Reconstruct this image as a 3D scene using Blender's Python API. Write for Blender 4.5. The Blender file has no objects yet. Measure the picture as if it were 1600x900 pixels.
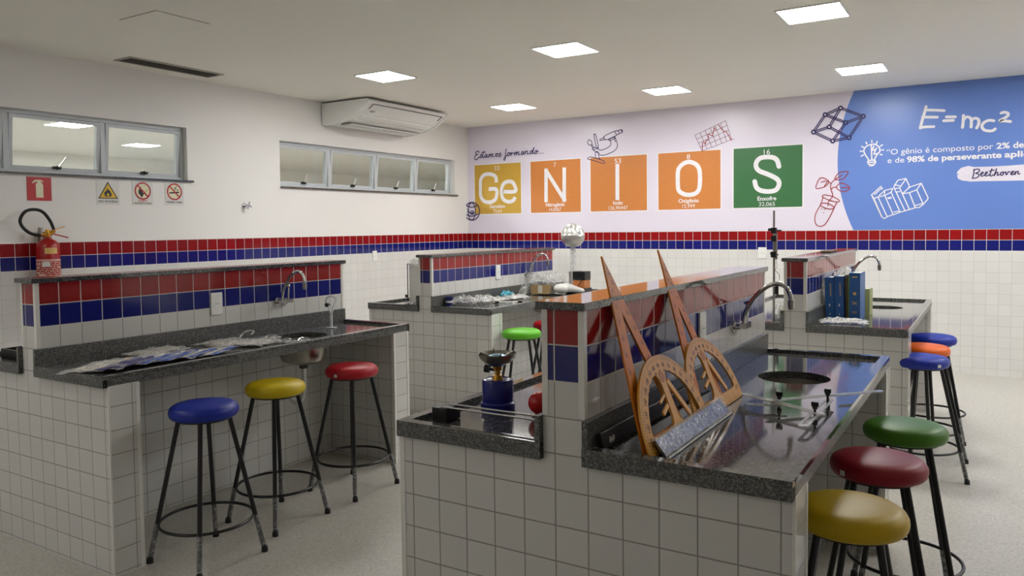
import bpy, bmesh, math, random
from mathutils import Vector, Matrix
PI = math.pi
C = bpy.context.scene.collection
SC = bpy.context.scene

# ---------------------------------------------------------------- camera
cam_data = bpy.data.cameras.new('camera')
cam = bpy.data.objects.new('camera', cam_data)
C.objects.link(cam)
yaw, pitch, roll, F = -0.555565, -0.043940, -0.012074, 1211.097652
fw = Vector((math.sin(yaw)*math.cos(pitch), math.cos(yaw)*math.cos(pitch), math.sin(pitch)))
r0 = Vector((math.cos(yaw), -math.sin(yaw), 0)); u0 = r0.cross(fw)
r1 = r0*math.cos(roll) + u0*math.sin(roll); u1 = -r0*math.sin(roll) + u0*math.cos(roll)
cam.matrix_world = Matrix(((r1.x, u1.x, -fw.x, 1.549811), (r1.y, u1.y, -fw.y, -1.888059), (r1.z, u1.z, -fw.z, 1.468624), (0, 0, 0, 1)))
cam_data.sensor_width = 36.0
cam_data.lens = F*36.0/1600
cam_data.shift_y = -41.438388/1600
cam_data.clip_start = 0.05
SC.camera = cam

# ---------------------------------------------------------------- world, exposure
world = bpy.data.worlds.new('world'); SC.world = world
world.use_nodes = True
world.node_tree.nodes['Background'].inputs[0].default_value = (0.05, 0.06, 0.08, 1)
world.node_tree.nodes['Background'].inputs[1].default_value = 0.3
SC.view_settings.view_transform = 'Standard'
SC.view_settings.look = 'None'
SC.view_settings.gamma = 1
SC.view_settings.use_curve_mapping = False
SC.view_settings.exposure = 0.0
LAMP_STRENGTH = 53.0          # emission of every lit ceiling panel in the laboratory
LAMP_STRENGTH_NEXT = 130.0
LAMP_STRENGTH_FILL = 26.0     # unseen fill panels added behind the camera to lift the foreground     # panels of the room beyond the strip windows

XL, YB, ZC = -4.5315, 6.7537, 2.82
XR, YF = 5.2, -4.0
P = 0.1025

# ---------------------------------------------------------------- materials
def lin(c):
    def f(v):
        v /= 255.0
        return v/12.92 if v <= 0.04045 else ((v+0.055)/1.055)**2.4
    return (f(c[0]), f(c[1]), f(c[2]), 1)

def mat(name, rgb, rough=0.5, metal=0.0, spec=0.5, coat=0.0, emis=None, strength=0):
    m = bpy.data.materials.new(name); m.use_nodes = True
    b = m.node_tree.nodes['Principled BSDF']
    b.inputs['Base Color'].default_value = lin(rgb)
    b.inputs['Roughness'].default_value = rough
    b.inputs['Metallic'].default_value = metal
    b.inputs['Specular IOR Level'].default_value = spec
    b.inputs['Coat Weight'].default_value = coat
    if emis:
        b.inputs['Emission Color'].default_value = lin(emis)
        b.inputs['Emission Strength'].default_value = strength
    return m

class NT:
    """small helper for wiring shader nodes"""
    def __init__(s, m): s.t = m.node_tree; s.n = s.t.nodes; s.l = s.t.links; s.b = s.n.get('Principled BSDF')
    def new(s, k, **kw):
        n = s.n.new(k)
        for a, v in kw.items(): setattr(n, a, v)
        return n
    def link(s, a, b): s.l.new(a, b)
    def math(s, op, a, b=None, c=None):
        n = s.n.new('ShaderNodeMath'); n.operation = op
        for i, v in enumerate((a, b, c)):
            if v is None: continue
            if isinstance(v, (int, float)): n.inputs[i].default_value = v
            else: s.l.new(v, n.inputs[i])
        return n.outputs[0]
    def mix(s, f, a, b):
        n = s.n.new('ShaderNodeMix'); n.data_type = 'RGBA'
        for i, v in ((0, f), (6, a), (7, b)):
            if isinstance(v, (int, float)): n.inputs[i].default_value = v
            elif isinstance(v, tuple): n.inputs[i].default_value = v
            else: s.l.new(v, n.inputs[i])
        return n.outputs[2]
    def noise(s, scale, vec=None, detail=2, rough=0.5):
        n = s.n.new('ShaderNodeTexNoise'); n.inputs['Scale'].default_value = scale
        n.inputs['Detail'].default_value = detail; n.inputs['Roughness'].default_value = rough
        if vec is not None: s.l.new(vec, n.inputs['Vector'])
        return n
    def ramp(s, fac, stops):
        n = s.n.new('ShaderNodeValToRGB'); e = n.color_ramp.elements
        while len(e) < len(stops): e.new(0.5)
        for el, (p, c) in zip(e, stops): el.position = p; el.color = c
        s.l.new(fac, n.inputs[0]); return n.outputs[0]

def tile_mat(name, z_off, ux, uy, z_red, z_blue, z_split, z_paint=None,
             white=(203, 198, 186), grout=(150, 146, 134), cgrout=(205, 200, 190),
             red=(150, 22, 24), blue=(24, 30, 116), rough=0.09, gw=0.02):
    """square ceramic tiles laid on object coordinates; two coloured courses between z_blue and z_red"""
    m = mat(name, white, rough); k = NT(m)
    co = k.new('ShaderNodeTexCoord'); sp = k.new('ShaderNodeSeparateXYZ'); k.link(co.outputs['Object'], sp.inputs[0])
    ge = k.new('ShaderNodeNewGeometry'); sn = k.new('ShaderNodeSeparateXYZ'); k.link(ge.outputs['Normal'], sn.inputs[0])
    x, y, z = sp.outputs
    isx = k.math('GREATER_THAN', k.math('ABSOLUTE', sn.outputs[0]), 0.5)
    u = k.math('ADD', k.math('MULTIPLY', isx, k.math('SUBTRACT', y, uy)),
               k.math('MULTIPLY', k.math('SUBTRACT', 1.0, isx), k.math('SUBTRACT', x, ux)))
    up = k.math('DIVIDE', u, P); zp = k.math('DIVIDE', k.math('SUBTRACT', z, z_off), P)
    du = k.math('ABSOLUTE', k.math('SUBTRACT', k.math('FRACT', k.math('ADD', up, 0.5)), 0.5))
    dz = k.math('ABSOLUTE', k.math('SUBTRACT', k.math('FRACT', k.math('ADD', zp, 0.5)), 0.5))
    d = k.math('MINIMUM', du, dz)
    line = k.math('LESS_THAN', d, gw)
    colored = k.math('MULTIPLY', k.math('GREATER_THAN', z, z_blue), k.math('LESS_THAN', z, z_red))
    isred = k.math('GREATER_THAN', z, z_split)
    # very slight tone change from tile to tile
    cb = k.new('ShaderNodeCombineXYZ'); k.link(k.math('FLOOR', up), cb.inputs[0]); k.link(k.math('FLOOR', zp), cb.inputs[1]); k.link(isx, cb.inputs[2])
    wn = k.new('ShaderNodeTexWhiteNoise'); k.link(cb.outputs[0], wn.inputs[0])
    w1 = tuple(c*0.95 for c in lin(white)[:3])+(1,); r1_ = tuple(c*0.8 for c in lin(red)[:3])+(1,); b1_ = tuple(c*0.8 for c in lin(blue)[:3])+(1,)
    wv = k.mix(wn.outputs['Value'], w1, lin(white)); rv = k.mix(wn.outputs['Value'], r1_, lin(red)); bv = k.mix(wn.outputs['Value'], b1_, lin(blue))
    body = k.mix(colored, wv, k.mix(isred, bv, rv))
    # the joints beside the coloured courses are white, the others darker
    cj = k.math('MULTIPLY', k.math('GREATER_THAN', z, z_blue-0.003), k.math('LESS_THAN', z, z_red+0.004))
    col = k.mix(line, body, k.mix(cj, lin(grout), lin(cgrout)))
    rg = k.math('ADD', rough, k.math('MULTIPLY', line, 0.6))
    h = k.math('MINIMUM', k.math('MULTIPLY', d, 1.0/(gw*2.2)), 1.0)
    if z_paint is not None:
        pt = k.math('GREATER_THAN', z, z_paint)
        ns = k.noise(2.5, co.outputs['Object'], 3)
        pc = k.mix(ns.outputs[0], lin((238, 236, 233)), lin((241, 239, 236)))
        col = k.mix(pt, col, pc)
        rg = k.math('ADD', k.math('MULTIPLY', rg, k.math('SUBTRACT', 1.0, pt)), k.math('MULTIPLY', pt, 0.55))
        h = k.math('MAXIMUM', h, pt)
    k.link(col, k.b.inputs['Base Color']); k.link(rg, k.b.inputs['Roughness'])
    # each glazed tile lies at its own tiny slope, which breaks up reflections
    wv2 = k.noise(7.0, co.outputs['Object'], 1)
    hh = k.math('ADD', h, k.math('MULTIPLY', wv2.outputs[0], 0.25))
    bp = k.new('ShaderNodeBump'); bp.inputs['Strength'].default_value = 0.35; bp.inputs['Distance'].default_value = 0.0015
    k.link(hh, bp.inputs['Height']); k.link(bp.outputs[0], k.b.inputs['Normal'])
    return m

M = {}
M['bench_tile'] = tile_mat('bench tiles', 0.0129, 0.0, 0.003, 1.2429, 1.0379, 1.1404, gw=0.019,
                           white=(214, 213, 209), grout=(148, 145, 138))
M['wall_tile'] = tile_mat('wall tiles and paint', 0.0637, XL-0.0175, YB-0.0016, 1.3962, 1.1912, 1.2937, 1.3985, gw=0.016,
                          white=(222, 221, 218), grout=(192, 189, 182), cgrout=(230, 228, 224))
def granite(name, a, b, c, rough, coat=0.0):
    m = mat(name, a, rough, spec=0.75, coat=coat); k = NT(m); k.b.inputs['Coat Roughness'].default_value = 0.06
    co = k.new('ShaderNodeTexCoord')
    v1 = k.new('ShaderNodeTexVoronoi'); v1.inputs['Scale'].default_value = 230; k.link(co.outputs['Object'], v1.inputs['Vector'])
    n2 = k.noise(90, co.outputs['Object'], 3, 0.7)
    f1 = k.ramp(v1.outputs['Color'], [(0.25, lin(a)), (0.55, lin(b)), (0.9, lin(c))])
    f2 = k.ramp(n2.outputs[0], [(0.35, lin(a)), (0.6, lin(b))])
    k.link(k.mix(0.3, f1, f2), k.b.inputs['Base Color'])
    return m
M['granite'] = granite('polished grey granite', (34, 35, 34), (80, 81, 78), (132, 132, 128), 0.07, 0.25)
M['granite_edge'] = granite('sawn granite edge', (34, 35, 34), (86, 87, 83), (142, 142, 138), 0.32)
def floor_mat():
    m = mat('terrazzo floor', (150, 144, 130), 0.33); k = NT(m)
    co = k.new('ShaderNodeTexCoord')
    v = k.new('ShaderNodeTexVoronoi'); v.inputs['Scale'].default_value = 150; k.link(co.outputs['Object'], v.inputs['Vector'])
    n = k.noise(60, co.outputs['Object'], 4, 0.7); n3 = k.noise(1.3, co.outputs['Object'], 3)
    a = k.ramp(v.outputs['Color'], [(0.1, lin((142, 138, 130))), (0.45, lin((190, 187, 178))), (0.9, lin((214, 211, 203)))])
    b = k.ramp(n.outputs[0], [(0.3, lin((168, 164, 155))), (0.7, lin((204, 200, 191)))])
    c = k.mix(0.5, a, b)
    d = k.mix(k.math('MULTIPLY', n3.outputs[0], 0.35), c, lin((178, 174, 164)))
    k.link(d, k.b.inputs['Base Color']); return m
M['floor'] = floor_mat()
def paint(name, a, b, rough=0.6):
    m = mat(name, a, rough); k = NT(m); co = k.new('ShaderNodeTexCoord')
    n = k.noise(1.7, co.outputs['Object'], 3)
    k.link(k.mix(n.outputs[0], lin(a), lin(b)), k.b.inputs['Base Color']); return m
M['ceiling'] = paint('ceiling paint', (246, 243, 234), (248, 246, 238), 0.7)
M['paint'] = paint('wall paint', (232, 229, 225), (236, 233, 229))
M['far_paint'] = paint('far room paint', (232, 231, 229), (236, 235, 232))
M['vinyl'] = paint('mural vinyl', (224, 217, 232), (229, 222, 236), 0.32)
def mottled(name, a, rough=0.5, metal=0, amp=0.08, scale=40, bump=0.0, **kw):
    m = mat(name, a, rough, metal, **kw); k = NT(m); co = k.new('ShaderNodeTexCoord')
    n = k.noise(scale, co.outputs['Object'], 3)
    l = lin(a); lo = tuple(c*(1-amp) for c in l[:3])+(1,); hi = tuple(min(1, c*(1+amp)) for c in l[:3])+(1,)
    k.link(k.mix(n.outputs[0], lo, hi), k.b.inputs['Base Color'])
    if bump:
        bp = k.new('ShaderNodeBump'); bp.inputs['Strength'].default_value = bump; bp.inputs['Distance'].default_value = 0.002
        k.link(n.outputs[0], bp.inputs['Height']); k.link(bp.outputs[0], k.b.inputs['Normal'])
    return m
M['ink'] = mottled('dark violet ink', (44, 34, 92), 0.4)
M['ink_red'] = mottled('red ink', (158, 50, 58), 0.4)
M['ink_brown'] = mottled('purple brown ink', (112, 58, 82), 0.4)
M['ink_white'] = mottled('white print', (236, 234, 238), 0.4)
M['print_blue'] = mottled('blue print', (102, 134, 206), 0.32, scale=3, amp=0.04)
M['print_yellow'] = mottled('yellow print', (206, 164, 62), 0.32)
M['print_orange'] = mottled('orange print', (206, 130, 66), 0.32)
M['print_green'] = mottled('green print', (58, 112, 68), 0.32)
M['brushed_lilac'] = mottled('pale lilac brush print', (226, 220, 232), 0.4)
M['white_plastic'] = mottled('white plastic', (234, 234, 230), 0.35)
M['ac_plastic'] = mottled('air conditioner plastic', (234, 234, 231), 0.4)
M['trim'] = mottled('white corner trim', (226, 224, 218), 0.3)
M['grey_line'] = mottled('dark grey groove', (58, 56, 54), 0.5)
M['chrome'] = mottled('chrome', (205, 205, 205), 0.12, 1.0, scale=20)
M['steel'] = mottled('brushed stainless steel', (168, 164, 156), 0.28, 1.0)
M['aluminium'] = mottled('spun aluminium', (206, 206, 202), 0.4, 1.0)
M['frame_grey'] = mottled('grey painted window frame', (206, 212, 216), 0.35)
M['black_metal'] = mottled('black painted tube', (14, 14, 14), 0.3)
M['black_plastic'] = mottled('black plastic', (16, 16, 17), 0.35)
M['rubber'] = mottled('black rubber', (22, 22, 22), 0.6)
M['dark_slot'] = mottled('dark slot', (84, 80, 74), 0.7)
for key, rgb in dict(seat_blue=(22, 44, 150), seat_yellow=(202, 178, 20), seat_red=(172, 22, 36), seat_lime=(98, 188, 38),
                     seat_green=(72, 128, 26), seat_crimson=(146, 24, 42), seat_ochre=(196, 164, 14), seat_orange=(222, 100, 26)).items():
    M[key] = mottled(key.replace('_', ' ')+' upholstery', rgb, 0.4, scale=120, bump=0.08, spec=0.35)
M['orange_wood'] = mottled('orange lacquered wood', (212, 122, 14), 0.34, scale=30, amp=0.22, spec=0.3)
M['orange_pale'] = mottled('honey lacquered wood', (226, 164, 62), 0.3, scale=26, amp=0.2, spec=0.5)
M['mark_dark'] = mottled('dark printed marks', (62, 34, 14), 0.5)
M['red_paint'] = mottled('red enamel', (166, 24, 28), 0.25)
M['sign_red'] = mottled('sign red', (190, 30, 34), 0.35)
M['sign_white'] = mottled('sign white', (224, 224, 220), 0.35)
M['sign_cream'] = mottled('sign cream', (232, 228, 196), 0.35)
M['sign_yellow'] = mottled('sign yellow', (224, 184, 40), 0.35)
M['sign_black'] = mottled('sign black', (24, 22, 22), 0.4)
M['label_pale'] = mottled('pale label', (214, 172, 160), 0.45)
M['label_gold'] = mottled('gold label', (222, 184, 110), 0.4)
M['brass'] = mottled('brass', (190, 140, 60), 0.3, 1.0)
M['blue_canister'] = mottled('blue steel canister', (18, 28, 118), 0.22)
M['teal_metal'] = mottled('blue grey enamel', (70, 130, 150), 0.3, 0.6)
M['red_ball'] = mottled('red plastic ball', (186, 20, 24), 0.25)
M['cardboard'] = mottled('cardboard', (168, 142, 98), 0.8)
M['wood_box'] = mottled('orange brown wood', (190, 118, 66), 0.5)
M['book_blue'] = mottled('blue book cover', (34, 92, 158), 0.4)
M['book_brown'] = mottled('brown book cover', (98, 74, 54), 0.5)
M['book_green'] = mottled('green book cover', (128, 152, 34), 0.5)
M['book_pale'] = mottled('pale green box', (150, 160, 110), 0.5)
M['paper'] = mottled('paper', (216, 212, 200), 0.6)
M['folder_blue'] = mottled('blue folder', (38, 78, 172), 0.35)
M['folder_dark'] = mottled('dark violet folder', (58, 50, 112), 0.4)
M['cyan_film'] = mottled('cyan packet', (70, 170, 190), 0.3, bump=0.6, scale=90)
M['cup_blue'] = mottled('dark blue cup', (26, 36, 96), 0.3)
M['white_bag'] = mottled('white plastic bag', (222, 220, 216), 0.35, bump=0.5, scale=60)
M['grey_panel'] = mottled('grey translucent panel', (222, 222, 218), 0.3)
M['lamp'] = mat('lit diffuser', (240, 240, 236), 0.5, emis=(255, 254, 251), strength=LAMP_STRENGTH)
M['lamp_fill'] = mat('added fill diffuser', (240, 240, 236), 0.5, emis=(255, 254, 251), strength=LAMP_STRENGTH_FILL)
M['lamp_next'] = mat('lit diffuser next room', (240, 240, 236), 0.5, emis=(255, 252, 246), strength=LAMP_STRENGTH_NEXT)
def film(name, tint, amount, rough=0.12, scale=60.0, bump=0.8):
    """thin clear plastic: mostly see-through, with glossy and milky share"""
    m = mat(name, tint, rough); k = NT(m); co = k.new('ShaderNodeTexCoord')
    n = k.noise(scale, co.outputs['Object'], 4, 0.6)
    bp = k.new('ShaderNodeBump'); bp.inputs['Strength'].default_value = bump; bp.inputs['Distance'].default_value = 0.004
    k.link(n.outputs[0], bp.inputs['Height']); k.link(bp.outputs[0], k.b.inputs['Normal'])
    tr = k.new('ShaderNodeBsdfTransparent'); tr.inputs[0].default_value = (0.96, 0.96, 0.96, 1)
    mx = k.new('ShaderNodeMixShader')
    f = k.ramp(n.outputs[0], [(0.4, (amount*0.6,)*3+(1,)), (0.65, (min(1, amount*1.6),)*3+(1,))])
    k.link(f, mx.inputs[0]); k.link(tr.outputs[0], mx.inputs[1]); k.link(k.b.outputs[0], mx.inputs[2])
    k.link(mx.outputs[0], k.n['Material Output'].inputs[0]); return m
M['film'] = film('clear crinkled film', (236, 236, 234), 0.42)
M['film_thin'] = film('clear wrap', (225, 225, 225), 0.25, 0.08)
M['acrylic'] = film('clear acrylic', (240, 243, 245), 0.8, 0.05, 8, 0.05)
M['acrylic_panel'] = film('milky acrylic sheet', (186, 188, 184), 0.55, 0.2, 8, 0.05)
M['silver_wrap'] = mottled('silver ruler in wrap', (150, 152, 156), 0.16, 0.85, scale=70, bump=0.9)
def glass():
    m = bpy.data.materials.new('window glass'); m.use_nodes = True; k = NT(m)
    tr = k.new('ShaderNodeBsdfTransparent'); tr.inputs[0].default_value = (0.93, 0.96, 0.95, 1)
    gl = k.new('ShaderNodeBsdfGlossy'); gl.inputs['Roughness'].default_value = 0.03
    lw = k.new('ShaderNodeLayerWeight'); lw.inputs[0].default_value = 0.5
    fr = k.math('ADD', 0.03, k.math('MULTIPLY', k.math('POWER', lw.outputs['Facing'], 5.0), 0.5))
    mx = k.new('ShaderNodeMixShader'); k.link(fr, mx.inputs[0]); k.link(tr.outputs[0], mx.inputs[1]); k.link(gl.outputs[0], mx.inputs[2])
    k.link(mx.outputs[0], k.n['Material Output'].inputs[0]); return m
M['glass'] = glass()

# ---------------------------------------------------------------- mesh helpers
class MB:
    """collects shapes in one mesh"""
    def __init__(s): s.bm = bmesh.new()
    def box(s, x0, x1, y0, y1, z0, z1, mtx=None):
        g = bmesh.ops.create_cube(s.bm, size=1)
        for v in g['verts']:
            v.co = Vector(((x0+x1)/2+v.co.x*(x1-x0), (y0+y1)/2+v.co.y*(y1-y0), (z0+z1)/2+v.co.z*(z1-z0)))
            if mtx is not None: v.co = mtx @ v.co
        return s
    def bar(s, a, b, w, h, up=(0, 0, 1)):
        a, b = Vector(a), Vector(b); d = (b-a); L = d.length; d.normalize(); up = Vector(up)
        x = d.cross(up).normalized(); z = x.cross(d)
        m = Matrix(((x.x, d.x, z.x, a.x), (x.y, d.y, z.y, a.y), (x.z, d.z, z.z, a.z), (0, 0, 0, 1)))
        return s.box(-w/2, w/2, 0, L, -h/2, h/2, m)
    def cyl(s, a, b, r0, r1=None, n=20, caps=True):
        r1 = r0 if r1 is None else r1
        a, b = Vector(a), Vector(b); d = (b-a).normalized()
        x = d.orthogonal().normalized(); y = d.cross(x)
        A = [s.bm.verts.new(a+(x*math.cos(t)+y*math.sin(t))*r0) for t in [2*PI*i/n for i in range(n)]]
        B = [s.bm.verts.new(b+(x*math.cos(t)+y*math.sin(t))*r1) for t in [2*PI*i/n for i in range(n)]]
        for i in range(n): s.bm.faces.new((A[i], A[(i+1) % n], B[(i+1) % n], B[i]))
        if caps: s.bm.faces.new(A[::-1]); s.bm.faces.new(B)
        return s
    def tube(s, pts, r, n=12, closed=False, smooth_pts=0):
        pts = [Vector(p) for p in pts]
        if smooth_pts: pts = [Vector(p) for p in catmull(pts, smooth_pts, closed)]
        N = len(pts); rings = []; prev = None
        for i, p in enumerate(pts):
            if closed: d = pts[(i+1) % N]-pts[i-1]
            else: d = pts[min(i+1, N-1)]-pts[max(i-1, 0)]
            d.normalize()
            if prev is None: x = d.orthogonal().normalized()
            else: x = (prev-d*prev.dot(d)).normalized()
            prev = x; y = d.cross(x); rr = r[i] if isinstance(r, (list, tuple)) else r
            rings.append([s.bm.verts.new(p+(x*math.cos(2*PI*k/n)+y*math.sin(2*PI*k/n))*rr) for k in range(n)])
        for i in range(N if closed else N-1):
            A, B = rings[i], rings[(i+1) % N]
            for k in range(n): s.bm.faces.new((A[k], A[(k+1) % n], B[(k+1) % n], B[k]))
        if not closed: s.bm.faces.new(rings[0][::-1]); s.bm.faces.new(rings[-1])
        return s
    def lathe(s, prof, c=(0, 0, 0), n=40, mod=None):
        """profile of (radius, z) turned about the vertical through c"""
        c = Vector(c); rings = []
        for r, z in prof:
            if r < 1e-6: rings.append([s.bm.verts.new(c+Vector((0, 0, z)))]); continue
            rr = []
            for k in range(n):
                t = 2*PI*k/n; q = r*(mod(t, z) if mod else 1)
                rr.append(s.bm.verts.new(c+Vector((q*math.cos(t), q*math.sin(t), z))))
            rings.append(rr)
        for A, B in zip(rings, rings[1:]):
            for k in range(n):
                if len(A) == 1 and len(B) == 1: continue
                if len(A) == 1: s.bm.faces.new((A[0], B[k], B[(k+1) % n]))
                elif len(B) == 1: s.bm.faces.new((A[k], A[(k+1) % n], B[0]))
                else: s.bm.faces.new((A[k], A[(k+1) % n], B[(k+1) % n], B[k]))
        return s
    def prism(s, poly, axis, a, b):
        """polygon (two coordinates) extruded along axis from a to b"""
        def pt(p, t):
            return Vector({'x': (t, p[0], p[1]), 'y': (p[0], t, p[1]), 'z': (p[0], p[1], t)}[axis])
        A = [s.bm.verts.new(pt(p, a)) for p in poly]; B = [s.bm.verts.new(pt(p, b)) for p in poly]
        n = len(poly)
        s.bm.faces.new(A); s.bm.faces.new(B[::-1])
        for i in range(n): s.bm.faces.new((A[i], B[i], B[(i+1) % n], A[(i+1) % n]))
        return s
    def ball(s, c, r, sx=1, sy=1, sz=1, seg=24):
        g = bmesh.ops.create_uvsphere(s.bm, u_segments=seg, v_segments=seg//2, radius=r)
        for v in g['verts']: v.co = Vector((c[0]+v.co.x*sx, c[1]+v.co.y*sy, c[2]+v.co.z*sz))
        return s
    def xform(s, m):
        for v in s.bm.verts: v.co = m @ v.co
        return s
    def bevel(s, w, seg=2):
        es = [e for e in s.bm.edges if len(e.link_faces) == 2 and e.calc_face_angle(0) > 0.6]
        bmesh.ops.bevel(s.bm, geom=es, offset=w, segments=seg, affect='EDGES', profile=0.6); return s
    def build(s, name, m, parent=None, smooth=False, loc=None):
        bmesh.ops.recalc_face_normals(s.bm, faces=s.bm.faces)
        me = bpy.data.meshes.new(name); s.bm.to_mesh(me); s.bm.free()
        return obj(name, me, m, parent, smooth, loc)

def obj(name, me, m, parent=None, smooth=False, loc=None):
    me.materials.clear(); me.materials.append(m)
    if smooth:
        me.polygons.foreach_set('use_smooth', [True]*len(me.polygons))
        try: me.set_sharp_from_angle(angle=math.radians(40))
        except Exception: pass
    o = bpy.data.objects.new(name, me); C.objects.link(o)
    if parent: o.parent = parent
    if loc: o.location = loc
    return o

def tag(o, label=None, cat=None, group=None, kind=None):
    if label: o['label'] = label
    if cat: o['category'] = cat
    if group: o['group'] = group
    if kind: o['kind'] = kind
    return o

def empty(name, label, cat, loc=(0, 0, 0), rot=(0, 0, 0), group=None):
    o = bpy.data.objects.new(name, None); C.objects.link(o); o.empty_display_size = 0.05
    o.location = loc; o.rotation_euler = rot
    return tag(o, label, cat, group)

def struct(name, mb, m, label=None):
    o = mb.build(name, m); o['kind'] = 'structure'
    if label: o['label'] = label
    return o

def kids(o): return [c for c in bpy.data.objects if c.parent == o]
def copy_tree(o, parent=None):
    c = o.copy(); C.objects.link(c); c.parent = parent
    for ch in kids(o): copy_tree(ch, c)
    return c

def catmull(pts, k=6, closed=False):
    pts = [Vector(p) for p in pts]
    if len(pts) < 3: return pts
    out = []; n = len(pts)
    for i in range(n if closed else n-1):
        if closed: a, b, c, d = pts[i-1], pts[i], pts[(i+1) % n], pts[(i+2) % n]
        else: a, b, c, d = pts[max(i-1, 0)], pts[i], pts[i+1], pts[min(i+2, n-1)]
        for j in range(k):
            t = j/k
            out.append(0.5*((2*b)+(c-a)*t+(2*a-5*b+4*c-d)*t*t+(3*b-a-3*c+d)*t**3))
    if not closed: out.append(pts[-1])
    return out

def ribbons(strokes, w, mode, off=0.0):
    """flat pen strokes in the local XY plane"""
    bm = bmesh.new()
    for ti, st in enumerate(strokes):
        zo = off+0.00018*(ti % 5)
        closed = len(st) > 3 and (Vector(st[0])-Vector(st[-1])).length < 1e-4
        if closed and mode != 'l': q = [p.to_2d() for p in catmull([Vector((a, b, 0)) for a, b in st[:-1]], 6, True)]; q.append(q[0])
        elif mode == 'l' or len(st) < 3: q = [Vector(p) for p in st]
        else: q = [p.to_2d() for p in catmull([Vector((a, b, 0)) for a, b in st], 6)]
        if mode == 'l':
            for si, (a, b) in enumerate(zip(q, q[1:])):
                d = (b-a); L = d.length
                if L < 1e-6: continue
                d /= L; n = Vector((-d.y, d.x))*w/2; e = d*w*0.35
                zz = off+0.00018*((ti+si) % 5)
                bm.faces.new([bm.verts.new((p.x, p.y, zz)) for p in (a-n-e, b-n+e, b+n+e, a+n-e)])
            continue
        A = []; B = []
        for i, p in enumerate(q):
            if closed: d = q[(i+1) % (len(q)-1)]-q[i-1 if i > 0 else -2]
            else: d = q[min(i+1, len(q)-1)]-q[max(i-1, 0)]
            if d.length < 1e-7: d = Vector((1, 0))
            d.normalize(); n = Vector((-d.y, d.x))*w/2
            A.append(bm.verts.new((p.x-n.x, p.y-n.y, zo))); B.append(bm.verts.new((p.x+n.x, p.y+n.y, zo)))
        for i in range(len(q)-1): bm.faces.new((A[i], A[i+1], B[i+1], B[i]))
        if mode == 's' and not closed:
            for p in (q[0], q[-1]):
                bm.faces.new([bm.verts.new((p.x+w/2*math.cos(t), p.y+w/2*math.sin(t), zo-0.00009)) for t in [2*PI*k/10 for k in range(10)]])
    me = bpy.data.meshes.new('ribbon'); bm.to_mesh(me); bm.free(); return me

def shape2d(loops, depth=0.0, z=0.0, name='shape'):
    """filled outline with holes, in local XY, thickness `depth` upward from z"""
    cu = bpy.data.curves.new(name, 'CURVE'); cu.dimensions = '2D'; cu.fill_mode = 'BOTH'; cu.extrude = depth/2
    if depth == 0: cu.fill_mode = 'BOTH'
    for lp in loops:
        sp = cu.splines.new('POLY'); sp.points.add(len(lp)-1); sp.use_cyclic_u = True
        for p, q in zip(sp.points, lp): p.co = (q[0], q[1], 0, 1)
    o = bpy.data.objects.new(name, cu); C.objects.link(o)
    me = bpy.data.meshes.new_from_object(o)
    bpy.data.objects.remove(o); bpy.data.curves.remove(cu)
    for v in me.vertices: v.co.z += depth/2+z
    return me

def text_mesh(body, bold=0.0, shear=0.0):
    cu = bpy.data.curves.new('writing', 'FONT'); cu.body = body; cu.size = 1; cu.offset = bold; cu.shear = shear
    cu.resolution_u = 4
    o = bpy.data.objects.new('writing', cu); C.objects.link(o)
    me = bpy.data.meshes.new_from_object(o)
    bpy.data.objects.remove(o); bpy.data.curves.remove(cu)
    return me
def text(name, body, x0, x1, y, h, m, parent, bold=0.0, off=0.001, shear=0.0):
    """writing fitted between x0 and x1 on base line y; h is the em height"""
    me = text_mesh(body, bold, shear)
    xs = [v.co.x for v in me.vertices]; a, b = min(xs), max(xs)
    for v in me.vertices: v.co = Vector((x0+(v.co.x-a)/(b-a)*(x1-x0), y+v.co.y*h, off))
    return obj(name, me, m, parent)

def rrect(x0, x1, y0, y1, r, n=6):
    out = []
    for cx, cy, a in ((x1-r, y1-r, 0), (x0+r, y1-r, PI/2), (x0+r, y0+r, PI), (x1-r, y0+r, 1.5*PI)):
        for i in range(n+1): out.append((cx+r*math.cos(a+PI/2*i/n), cy+r*math.sin(a+PI/2*i/n)))
    return out
def circ(cx, cy, r, n=40, ry=None): return [(cx+r*math.cos(2*PI*i/n), cy+(ry or r)*math.sin(2*PI*i/n)) for i in range(n)]

# ================================================================ ROOM SHELL
T = 0.15
struct('floor', MB().box(XL-T, XR+T, YF-T, YB+T, -0.1, 0), M['floor'])
struct('ceiling', MB().box(XL-T, XR+T, YF-T, YB+T, ZC, ZC+0.1), M['ceiling'])
W1 = (-0.45, 2.47, 1.915, 2.385); W2 = (3.52, 6.49, 1.905, 2.368)
wl = MB()
for a, b, seg in ((YF, W1[0], None), (W1[0], W1[1], W1), (W1[1], W2[0], None), (W2[0], W2[1], W2), (W2[1], YB, None)):
    if seg is None: wl.box(XL-T, XL, a, b, 0, ZC)
    else: wl.box(XL-T, XL, a, b, 0, seg[2]); wl.box(XL-T, XL, a, b, seg[3], ZC)
bmesh.ops.remove_doubles(wl.bm, verts=wl.bm.verts, dist=1e-5)
struct('wall_left', wl, M['wall_tile'])
struct('wall_back', MB().box(XL-T, XR+T, YB, YB+T, 0, ZC), M['wall_tile'])
struct('wall_right', MB().box(XR, XR+T, YF, YB, 0, ZC), M['wall_tile'])
struct('wall_front', MB().box(XL-T, XR+T, YF-T, YF, 0, ZC), M['wall_tile'])

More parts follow.
